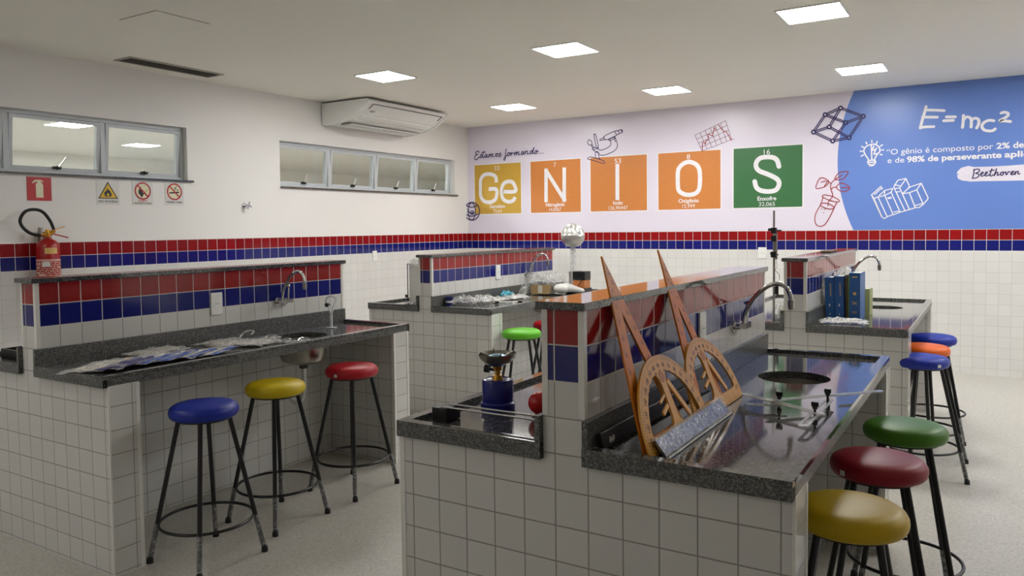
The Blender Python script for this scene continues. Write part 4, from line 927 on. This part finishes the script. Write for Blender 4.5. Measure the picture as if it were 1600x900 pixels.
# clear articulated plastic arms with black thumb screws
r = empty('drawing_arms', 'clear plastic hinged arms with black thumb screws lying on the worktop edge', 'drawing instrument', (0.0, 0.0, 0.0))
def flatbar(a, b, w, z, name='arm', holes=True):
    a, b = Vector(a), Vector(b); d = (b-a).normalized(); n = Vector((-d.y, d.x)); q = []
    for k_ in range(13): t = PI/2+PI*k_/12; q.append(tuple(a+d*w/2*math.cos(t)+n*w/2*math.sin(t)))
    for k_ in range(13): t = -PI/2+PI*k_/12; q.append(tuple(b+d*w/2*math.cos(t)+n*w/2*math.sin(t)))
    slot = []
    Ln = (b-a).length; a2, b2 = a+d*0.02, b-d*0.02; ww = w*0.22
    for k_ in range(7): t = PI/2+PI*k_/6; slot.append(tuple(a2+d*ww*math.cos(t)+n*ww*math.sin(t)))
    for k_ in range(7): t = -PI/2+PI*k_/6; slot.append(tuple(b2+d*ww*math.cos(t)+n*ww*math.sin(t)))
    return obj(name, shape2d([q, slot], 0.004, z), M['acrylic'], r)
K1, K2, K3 = (0.952, 0.752), (1.083, 0.872), (1.083, 0.652)
flatbar((0.825, 0.81), (1.10, 0.645), 0.028, 0.876)
flatbar((0.925, 0.725), (1.222, 1.055), 0.024, 0.882)
flatbar((1.083, 0.90), (1.078, 0.50), 0.030, 0.868)
flatbar((0.86, 0.72), (0.965, 0.757), 0.022, 0.864)
for (x, y) in (K1, K2, K3):
    MB().cyl((x, y, 0.852), (x, y, 0.892), 0.004, n=12).cyl((x, y, 0.888), (x, y, 0.899), 0.006, 0.010, n=14).bar((x-0.011, y, 0.905), (x+0.011, y, 0.905), 0.005, 0.012).cyl((x, y, 0.8495), (x, y, 0.8565), 0.008, n=14).build('thumb_screw', M['black_plastic'], r)

# camping stove with blue canister
r = empty('camping_stove', 'blue canister gas burner standing on the left worktop of the nearest bench', 'gas burner', (0.122, 0.310, 0.849))
MB().lathe([(0, 0), (0.056, 0), (0.059, 0.003), (0.059, 0.024), (0.055, 0.028), (0.053, 0.03), (0.053, 0.098), (0.050, 0.104), (0.044, 0.106), (0.040, 0.103), (0, 0.103)], n=48).build('canister', M['blue_canister'], r, True)
MB().cyl((0, 0, 0.10), (0, 0, 0.118), 0.02, 0.015).cyl((0, 0, 0.115), (0, 0, 0.145), 0.009).cyl((0, 0, 0.135), (0, 0, 0.152), 0.014, 0.018).build('valve_stem', M['brass'], r, True)
MB().cyl((-0.012, 0, 0.134), (-0.03, -0.004, 0.137), 0.005).cyl((-0.03, -0.004, 0.137), (-0.046, -0.008, 0.139), 0.014, n=16).build('knob', M['black_plastic'], r, True)
MB().lathe([(0, 0.148), (0.022, 0.15), (0.034, 0.160), (0.037, 0.176), (0.033, 0.184), (0.02, 0.189), (0, 0.191)]).build('burner_head', M['teal_metal'], r, True)
dish = MB().lathe([(0.03, 0.158), (0.046, 0.164), (0.058, 0.176), (0.064, 0.192), (0.0655, 0.193), (0.0595, 0.175), (0.047, 0.1625), (0.03, 0.1565)], n=48).build('wind_dish', M['steel'], r, True)
k = MB()
for i in range(4):
    a = PI/4+i*PI/2; k.bar((0.022*math.cos(a), 0.022*math.sin(a), 0.176), (0.062*math.cos(a), 0.062*math.sin(a), 0.196), 0.003, 0.012)
k.build('pan_support', M['steel'], r)

r = empty('track_block', 'black block carrying two thin chrome rods on the left worktop', 'experiment stand', (0.02, 0.075, 0.8495))
MB().box(0, 0.06, 0, 0.075, 0, 0.044).bevel(0.002, 1).build('block', M['black_plastic'], r)
MB().cyl((0.03, 0.012, 0.046), (0.425, 0.012, 0.046), 0.0035, n=12).build('rod', M['chrome'], r, True)
MB().cyl((0.03, 0.055, 0.046), (0.425, 0.055, 0.046), 0.0035, n=12).build('rod', M['chrome'], r, True)
MB().box(0.415, 0.43, 0.002, 0.07, 0, 0.044).bevel(0.002, 1).build('end_block', M['black_plastic'], r)
r = empty('red_ball', 'red ball on a short dark foot beside the blue gas burner', 'ball', (0.292, 0.295, 0.849))
MB().ball((0, 0, 0.044), 0.036, seg=32).build('sphere', M['red_ball'], r, True)
MB().lathe([(0, 0), (0.024, 0), (0.022, 0.006), (0.008, 0.009), (0.006, 0.014), (0, 0.014)]).build('foot', M['black_plastic'], r, True)
tag(MB().box(0.30, 0.43, 0.02, 0.058, 0.8485, 0.8515).bevel(0.001, 1).build('blue_tray', M['folder_blue']), 'small flat blue strip under the chrome rods near the divider', 'strip')

# ================================================================ PLASTIC PACKAGES
def pillow(w, l, h, seed, m, name, parent, amp=0.006, n=18, frill=0.012):
    """sealed film bag: two crumpled skins that meet at a flat seam"""
    rnd = random.Random(seed); k = MB(); g = {}
    ph = [rnd.uniform(0, 6.3) for _ in range(8)]
    for s in (0, 1):
        for i in range(n+1):
            for j in range(n+1):
                u, v = i/n*2-1, j/n*2-1
                e = max(0.0, (1-abs(u)**4)*(1-abs(v)**4))**0.5
                c = math.sin(7*u+ph[0]+2*v)*math.sin(5*v+ph[1])+0.6*math.sin(11*v+ph[2]+4*u)+0.4*rnd.uniform(-1, 1)
                if s == 1 or e < 0.02: z = h*0.5+(h*0.5)*e+(amp*c*e if s else 0)
                else: z = h*0.5-(h*0.5)*e
                if e < 0.02: z = h*0.5+0.003*c
                z = max(z, 0.0005)
                wob = 0.01*math.sin(6*v+ph[3])+0.004*rnd.uniform(-1, 1)
                g[s, i, j] = k.bm.verts.new((u*w/2+wob*abs(u), v*l/2+0.01*math.sin(5*u+ph[4])*abs(v), z))
        for i in range(n):
            for j in range(n): k.bm.faces.new((g[s, i, j], g[s, i+1, j], g[s, i+1, j+1], g[s, i, j+1]))
    bmesh.ops.remove_doubles(k.bm, verts=k.bm.verts, dist=0.0004)
    return k.build(name, m, parent)
def package(x, y, z, rot, tilt, key, label, w=0.25, l=0.40, seed=1, hook=False, gold=False, h=0.008):
    r = empty('plastic_package', label, 'plastic package', (x, y, z), group='clear packages on the left bench')
    r.matrix_world = Matrix.Translation((x, y, z)) @ Matrix.Rotation(rot, 4, 'Z') @ Matrix.Rotation(tilt, 4, 'Y')
    pillow(w, l, h, seed, M['film'], 'film_bag', r, 0.004)
    if key:
        MB().box(w/2-0.044, w/2-0.002, -l/2+0.02, l/2-0.02, h*0.3, h*0.9).bevel(0.0008, 1).build('folder_spine', M[key], r)
    MB().box(-w/2+0.03, w/2-0.040, -l/2+0.03, l/2-0.05, h*0.3, h*0.8).build('paper_sheet', M['paper'], r)
    if gold: MB().box(-0.03, 0.0, 0.02, 0.12, h*0.85, h+0.003).build('gold_strip', M['label_gold'], r)
    if hook:
        MB().tube([(-0.02, l/2-0.03, 0.015), (-0.03, l/2+0.0, 0.035), (-0.015, l/2+0.03, 0.05), (0.02, l/2+0.035, 0.05), (0.03, l/2+0.01, 0.035)], 0.006, 10, smooth_pts=5).build('curled_strap', M['film'], r, True)
    return r
# six folders overlap like shingles, coloured spines towards the stools
edges = [((-1.767, 0.135), 'folder_dark', 'clear package with a dark violet folder nearest the end of the left bench'),
         ((-1.755, 0.205), 'folder_dark', 'clear package with violet folder, second from the near end'),
         ((-1.775, 0.345), 'folder_blue', 'clear package with a deep blue folder edge, third from the near end'),
         ((-1.770, 0.445), 'folder_blue', 'clear package with bright blue folder edge near the middle of the row'),
         ((-1.745, 0.545), 'folder_blue', 'clear package with blue folder right of the middle of the row'),
         ((-1.725, 0.660), 'folder_blue', 'clear package with blue folder, last one with a coloured edge')]
A_ = math.radians(29); tl = math.radians(-3.5)
for i, ((ex, ey), key, lab) in enumerate(edges):
    w_ = 0.20; l_ = 0.36 if i < 4 else 0.30
    package(ex-math.cos(A_)*w_/2*math.cos(tl), ey-math.sin(A_)*w_/2, 0.8505+w_/2*math.sin(-tl)+0.0022*(5-i), A_, tl, key, lab, w_, l_, 11+i, gold=(i == 1))
package(-2.03, 0.47, 0.858, 0.15, 0.0, None, 'flat clear package behind the folders against the granite upstand', 0.17, 0.30, 31, h=0.02)
package(-1.99, 0.86, 0.852, 0.1, 0.0, None, 'clear crumpled package with a curled strap near the divider', 0.22, 0.28, 32, hook=True, h=0.02)
package(-1.86, 0.95, 0.852, 0.3, 0.0, None, 'clear crumpled package at the sink end of the row', 0.20, 0.24, 33, h=0.016)
def clip(x, y, z, rot, label):
    r = empty('metal_clip', label, 'metal clip', (x, y, z), (0, 0, rot), 'small metal pieces by the sink')
    MB().box(-0.035, 0.035, -0.008, 0.008, 0.0, 0.012).bevel(0.002, 1).build('jaw', M['chrome'], r)
    MB().tube([(-0.03, 0, 0.012), (-0.01, 0.01, 0.022), (0.02, 0.012, 0.02), (0.04, 0.0, 0.01)], 0.003, 8, smooth_pts=4).build('spring', M['chrome'], r, True)
    pillow(0.10, 0.07, 0.012, int(x*-100), M['film'], 'film_bag', r, 0.003, 8)
clip(-1.75, 1.06, 0.8495, 0.4, 'shiny small metal clip in film left of the sink opening')
clip(-1.685, 1.12, 0.8495, 1.3, 'shiny small metal clip in film at the worktop edge by the sink')
clip(-1.955, 1.13, 0.8495, 0.9, 'small metal clip in film behind the sink end package')

r = empty('clear_clamp', 'clear plastic piece with a black knob standing beyond the sink of the left bench', 'clamp', (-1.99, 1.645, 0.849), (0, 0, 0.4))
MB().box(-0.03, 0.03, -0.02, 0.02, 0, 0.006).bevel(0.002, 1).build('base', M['acrylic'], r)
MB().cyl((0, 0, 0.006), (0.0, 0, 0.09), 0.009, n=14).bar((0, 0, 0.085), (-0.02, 0, 0.15), 0.02, 0.006).bar((0, 0, 0.085), (0.03, 0, 0.17), 0.02, 0.006).build('arm', M['acrylic'], r)
MB().tube([(-0.035, 0, 0.15), (-0.03, 0, 0.185), (0.0, 0, 0.20), (0.03, 0, 0.19), (0.036, 0, 0.165)], 0.006, 10, smooth_pts=4).build('clear_hook', M['acrylic'], r, True)
MB().cyl((-0.025, -0.012, 0.145), (-0.025, 0.015, 0.145), 0.013, n=14).build('knob', M['black_plastic'], r, True)

# left worktop of the left bench, seen at the picture's edge
r = empty('black_tray', 'black glossy tray with a knob on the left edge worktop', 'tray', L('C', 0.14, 0.06))
MB().box(0, 0.26, 0, 0.30, 0, 0.012).box(0, 0.26, 0, 0.012, 0.012, 0.05).box(0, 0.012, 0.012, 0.288, 0.012, 0.05).box(0.248, 0.26, 0.012, 0.288, 0.012, 0.05).box(0, 0.26, 0.288, 0.30, 0.012, 0.05).build('tray', M['black_plastic'], r)
MB().cyl((0.18, 0.0, 0.025), (0.18, -0.008, 0.025), 0.009, n=12).build('stud', M['chrome'], r, True)
r = empty('knobbed_rod', 'thin upright rod with black knob at the left edge worktop', 'rod', L('C', 0.40, 0.22))
MB().cyl((0, 0, 0), (0, 0, 0.006), 0.03).cyl((0, 0, 0.006), (0, 0, 0.07), 0.004, n=10).build('rod', M['steel'], r, True)
MB().cyl((-0.012, 0, 0.06), (0.014, 0, 0.06), 0.011, n=12).build('knob', M['black_plastic'], r, True)

# ================================================================ FAR LEFT BENCH
r = empty('clamped_panel', 'grey milky sheet standing upright beside the end of the far left divider', 'panel', (-2.50, 3.02, 0.849))
MB().box(0.012, 0.165, 0.006, 0.012, 0.015, 0.335).build('sheet', M['grey_panel'], r)
MB().cyl((0, 0, 0.0), (0, 0, 0.335), 0.004, n=10).bar((0, 0, 0.333), (0.02, 0.004, 0.333), 0.006, 0.006).build('rod', M['black_metal'], r, True)
MB().box(-0.02, 0.165, -0.03, 0.03, 0, 0.012).bevel(0.002, 1).build('base', M['grey_panel'], r)
MB().cyl((0, -0.006, 0.072), (0, -0.022, 0.072), 0.013, n=14).build('knob', M['black_plastic'], r, True)
r = empty('crumpled_bag', 'crumpled clear film draped over the top edge of the grey upright sheet', 'plastic bag', (-2.41, 3.035, 1.155), (0.15, 0.4, 0.1))
pillow(0.13, 0.06, 0.05, 79, M['film'], 'film_bag', r, 0.012, 12)
r = empty('film_roll', 'whitish film wrapped piece lying before the grey sheet', 'package', (-2.42, 2.955, 0.8495))
pillow(0.10, 0.05, 0.03, 77, M['film'], 'film_bag', r, 0.004, 10)
MB().box(-0.03, 0.035, -0.012, 0.012, 0.006, 0.02).build('content', M['folder_dark'], r)

r = empty('plastic_cup', 'dark blue cup with white band on the near end of the far left bench', 'cup', (-2.115, 3.06, 0.849))
MB().lathe([(0, 0), (0.026, 0), (0.032, 0.075), (0.030, 0.075), (0.024, 0.004), (0, 0.004)]).build('cup_body', M['cup_blue'], r, True)
MB().cyl((0, 0, 0.03), (0, 0, 0.045), 0.0292, 0.0302, n=32, caps=False).build('white_band', M['sign_white'], r, True)
def litter(x, y, w, l, h, seed, mk, label, rot=0, z=0.8495, core=None):
    r = empty('crumpled_bag', label, 'plastic bag', (x, y, z), (0, 0, rot), 'crumpled plastic on the far left bench')
    pillow(w, l, h, seed, M[mk], 'film_bag', r, h*0.35, 16)
    if core: MB().box(-w*0.3, w*0.3, -l*0.3, l*0.3, h*0.25, h*0.55).bevel(0.002, 1).build('content', M[core], r)
    return r
litter(-2.04, 3.17, 0.18, 0.16, 0.06, 41, 'film', 'crumpled clear bag with dark pieces beside the dark blue cup', 0.2, core='cup_blue')
litter(-1.97, 3.34, 0.16, 0.16, 0.055, 42, 'film', 'crumpled clear bag with white block in the middle of the scatter', 0.6, core='sign_white')
litter(-2.02, 3.56, 0.22, 0.26, 0.03, 43, 'film', 'flat clear bag spread between white block and cyan packet', 0.1, core='paper')
litter(-1.97, 3.83, 0.20, 0.20, 0.03, 44, 'film', 'flat clear bag in front of the cyan packet', -0.3, core='paper')
litter(-2.10, 3.90, 0.10, 0.20, 0.045, 45, 'cyan_film', 'small cyan packet near the granite upstand', 0.5)
r = empty('white_funnel', 'white cone shaped cup lying on its side beside the cyan packet', 'funnel', (-2.06, 4.08, 0.884), (PI/2*0.9, 0, 0.9))
MB().lathe([(0.008, -0.05), (0.012, -0.03), (0.034, 0.04), (0.033, 0.041), (0.010, -0.03), (0.006, -0.05)]).build('cone', M['white_plastic'], r, True)
r = empty('clamp_rod', 'thin dark rod with knobs lying across the far left worktop', 'rod', (-1.90, 3.36, 0.862), (0, 0, 0.75))
MB().cyl((0, 0, 0), (0.26, 0, 0), 0.004, n=10).build('rod', M['steel'], r, True)
MB().cyl((0.02, 0, 0), (0.05, 0, 0), 0.0125, n=12).build('knob', M['black_plastic'], r, True)
MB().cyl((0.21, 0, 0), (0.245, 0, 0), 0.0125, n=12).build('knob', M['black_plastic'], r, True)

r = empty('cardboard_box', 'small open cardboard box below the tap of the far left bench', 'cardboard box', (-2.03, 4.39, 0.849), (0, 0, 0.38))
k = MB(); w, d, h, t = 0.085, 0.07, 0.085, 0.003
k.box(-w, w, -d, -d+t, 0, h).box(-w, w, d-t, d, 0, h).box(-w, -w+t, -d+t, d-t, 0, h).box(w-t, w, -d+t, d-t, 0, h).box(-w, w, -d+t, d-t, 0, t); k.build('carton', M['cardboard'], r)
MB().box(-0.02, 0.02, -d-0.001, -d, 0.01, h-0.005).build('paper_label', M['paper'], r)
k = MB(); k.bar((-0.012, -d-0.0015, 0.02), (-0.012, -d-0.0015, 0.07), 0.003, 0.001); k.bar((0.0, -d-0.0015, 0.02), (0.0, -d-0.0015, 0.07), 0.006, 0.001); k.bar((0.010, -d-0.0015, 0.02), (0.010, -d-0.0015, 0.07), 0.003, 0.001); k.build('bar_print', M['sign_black'], r)
litter(-2.04, 4.40, 0.17, 0.16, 0.085, 51, 'film', 'crinkled clear plastic bulging out of the cardboard box', 0.3, z=0.915, core='silver_wrap')
litter(-1.97, 4.56, 0.18, 0.18, 0.10, 52, 'film', 'crinkled clear plastic heap behind the cardboard box', 1.0, z=0.90, core='silver_wrap')
litter(-2.14, 4.30, 0.06, 0.16, 0.07, 53, 'film', 'crinkled clear plastic between the box and the upstand', 0.0)
r = empty('white_bag', 'rounded white plastic bag lying in front of the black topped generator base', 'plastic bag', (-1.83, 4.42, 0.849), (0, 0, 0.35))
k = MB().ball((0, 0, 0.048), 0.05, 1.5, 1.3, 0.96, 28).build('bag_body', M['white_bag'], r, True)
k = MB(); k.tube([(0.03, 0.01, 0.056), (0.08, 0.01, 0.052), (0.12, 0.005, 0.044), (0.16, 0.0, 0.036), (0.20, -0.005, 0.030), (0.215, -0.006, 0.028)], [0.046, 0.040, 0.032, 0.026, 0.018, 0.004], 16).build('bag_neck', M['white_bag'], r, True)

# electrostatic generator with metal sphere
r = empty('electrostatic_generator', 'metal sphere generator on a clear column at the end of the far left bench', 'generator', (-1.77, 4.56, 0.849))
MB().box(-0.06, 0.145, -0.075, 0.075, 0, 0.05).bevel(0.003, 1).build('base_plate', M['black_plastic'], r)
MB().box(0.015, 0.135, -0.06, 0.06, 0.05, 0.125).bevel(0.002, 1).build('motor_box', M['wood_box'], r)
MB().box(0.013, 0.139, -0.062, 0.062, 0.125, 0.205).bevel(0.002, 1).build('control_box', M['black_plastic'], r)
k = MB()
for i in range(4): k.cyl((0.03+i*0.028, -0.062, 0.135), (0.03+i*0.028, -0.068, 0.135), 0.005, n=10)
k.build('terminal', M['chrome'], r)
MB().tube([(0.12, -0.07, 0.15), (0.11, -0.085, 0.11), (0.085, -0.08, 0.08), (0.08, -0.078, 0.055)], 0.004, 8, smooth_pts=5).build('cable', M['rubber'], r, True)
MB().cyl((-0.012, 0, 0.05), (-0.012, 0, 0.43), 0.028, n=32, caps=False).build('clear_column', M['film_thin'], r, True)
MB().box(-0.028, 0.004, -0.004, -0.002, 0.06, 0.43).build('belt', M['film'], r)
MB().box(-0.05, -0.03, -0.01, 0.01, 0.05, 0.2).build('bracket', M['steel'], r)
R = 0.112
pr = [(0.05, -R*0.9)] + [(R*math.cos(a), R*math.sin(a)) for a in [math.radians(t) for t in range(-60, 1, 6)]]
MB().lathe(pr, (-0.012, 0, 0.535), 64).build('lower_shell', M['aluminium'], r, True)
pr = [(R*math.cos(math.radians(t)), R*math.sin(math.radians(t))) for t in range(0, 85, 6)] + [(0.006, R+0.002), (0, R+0.005)]
MB().lathe(pr, (-0.012, 0, 0.536), 96, mod=lambda t, z: 1.0-0.10*abs(math.sin(6*t))**0.8*(1 if z > 0.005 else 0)).build('upper_shell', M['aluminium'], r, True)
MB().lathe([(R-0.001, -0.003), (R+0.0025, 0), (R-0.001, 0.003)], (-0.012, 0, 0.535), 64).build('seam_ring', M['chrome'], r, True)

# ================================================================ FAR RIGHT BENCH
def book(x, y, w, d, h, key, label, spine=True, tilt=0.0, emblem=0):
    r = empty('book', label, 'book', (x, y, 0.849), (0, tilt, 0), 'books standing on the far right bench')
    k = MB().box(0, 0.003, 0, d, 0, h).box(w-0.003, w, 0, d, 0, h).box(0.003, w-0.003, 0, 0.003, 0, h); k.build('cover', M[key], r)
    MB().box(0.003, w-0.003, 0.003, d-0.004, 0.004, h-0.006).build('pages', M['paper'], r)
    if spine:
        k = MB()
        if emblem:
            k.cyl((w/2, -0.0006, h*0.56), (w/2, 0, h*0.56), 0.010, n=16)
            k.bar((w/2-0.014, -0.0006, h*0.33), (w/2+0.014, -0.0006, h*0.39), 0.0012, 0.004, (0, 0, 1)); k.bar((w/2-0.014, -0.0006, h*0.39), (w/2+0.014, -0.0006, h*0.33), 0.0012, 0.004, (0, 0, 1))
            k.box(w/2-0.014, w/2+0.014, -0.0006, 0, h*0.14, h*0.15); k.box(w/2-0.014, w/2+0.014, -0.0006, 0, h*0.17, h*0.18)
            k.box(w/2-0.016, w/2+0.016, -0.0006, 0, h*0.90, h*0.925)
            k.build('spine_emblem', M['label_gold'], r)
        else:
            for i in range(9): k.box(w/2+0.004, w/2+0.012, -0.0006, 0, h*(0.55+i*0.035), h*(0.57+i*0.035))
            k.build('spine_writing', M['label_gold'], r)
            k = MB().box(w/2-0.004, w/2+0.004, -0.0006, 0, h*0.3, h*0.36).box(w/2-0.003, w/2+0.003, -0.0006, 0, h*0.1, h*0.13); k.build('spine_mark', M['sign_white'], r)
    return r
book(0.628, 3.47, 0.054, 0.21, 0.270, 'book_blue', 'leftmost blue book, thinnest and lowest, closest to the divider', tilt=-0.03)
book(0.686, 3.47, 0.054, 0.21, 0.278, 'book_blue', 'second blue book from the divider with pale spine writing', tilt=-0.03)
book(0.743, 3.50, 0.012, 0.20, 0.285, 'book_brown', 'thin dark brown book between the blue ones', False)
book(0.757, 3.50, 0.010, 0.20, 0.282, 'book_green', 'thin green book right beside the rightmost blue one', False)
book(0.769, 3.47, 0.066, 0.22, 0.302, 'book_blue', 'rightmost blue book, the tallest, with gold spine emblems', emblem=1)
book(0.805, 3.75, 0.05, 0.16, 0.18, 'book_pale', 'small pale green box behind the rightmost blue book', False)
r = empty('plastic_package', 'clear and blue printed plastic packet lying in front of the blue books', 'plastic package', (0.775, 3.21, 0.8495), (0, 0, 1.7))
pillow(0.16, 0.27, 0.032, 61, M['film'], 'film_bag', r, 0.008, 18)
MB().box(-0.05, 0.05, -0.10, 0.10, 0.008, 0.016).build('paper_sheet', M['paper'], r)
MB().box(-0.06, -0.035, -0.11, 0.11, 0.009, 0.018).build('blue_edge', M['folder_blue'], r)
r = empty('crumpled_bag', 'greenish plastic spilling over the top behind the brown book', 'plastic bag', (0.69, 3.79, 0.8495), (0, 0, 0.2))
pillow(0.12, 0.18, 0.31, 62, M['film'], 'film_bag', r, 0.012, 14)
MB().box(-0.03, 0.03, -0.05, 0.05, 0.02, 0.27).build('content', M['book_green'], r)
tag(MB().box(0.50, 0.57, 4.0, 4.25, 1.262, 1.275).bevel(0.003, 1).build('dark_case', M['book_brown']), 'small dark flat case lying on the cap of the far right divider', 'case')

r = empty('retort_stand', 'tall metal laboratory stand with clamps between the two right benches', 'laboratory stand', (0.385, 3.10, 0.849))
MB().box(-0.08, 0.06, -0.045, 0.10, 0, 0.012).bevel(0.002, 1).build('base', M['black_metal'], r)
MB().cyl((0, 0, 0.012), (0, 0, 0.705), 0.0065, n=16).build('rod', M['steel'], r, True)
def boss(z, s=1):
    MB().box(-0.016, 0.016, -0.014, 0.014, z-0.018, z+0.018).cyl((0.01, 0, z), (0.045*s, 0, z), 0.005, n=10).cyl((-0.01, 0, z+0.006), (-0.035*s, 0, z+0.006), 0.009, n=12).bevel(0.001, 1).build('clamp', M['black_metal'], r)
boss(0.58); boss(0.53, 0.5); boss(0.43, 0.6)
MB().cyl((0.012, 0, 0.40), (0.012, 0, 0.56), 0.009, n=14).build('dynamometer', M['steel'], r, True)
MB().tube([(0.012, 0, 0.40), (0.02, 0, 0.36), (0.008, 0, 0.33), (0.03, 0, 0.31), (0.035, 0, 0.27)], 0.0015, 6, smooth_pts=4).build('string', M['grey_line'], r)
MB().cyl((0.018, 0, 0.18), (0.018, 0, 0.26), 0.011, n=14).build('weight', M['black_plastic'], r, True)
r = empty('crumpled_bag', 'clear bag with green print at the foot of the metal stand', 'plastic bag', (0.40, 3.32, 0.8495), (0, 0, 0.3))
pillow(0.12, 0.30, 0.10, 63, M['film'], 'film_bag', r, 0.02, 16)
MB().box(-0.03, 0.03, -0.09, 0.09, 0.02, 0.07).build('content', M['book_pale'], r)
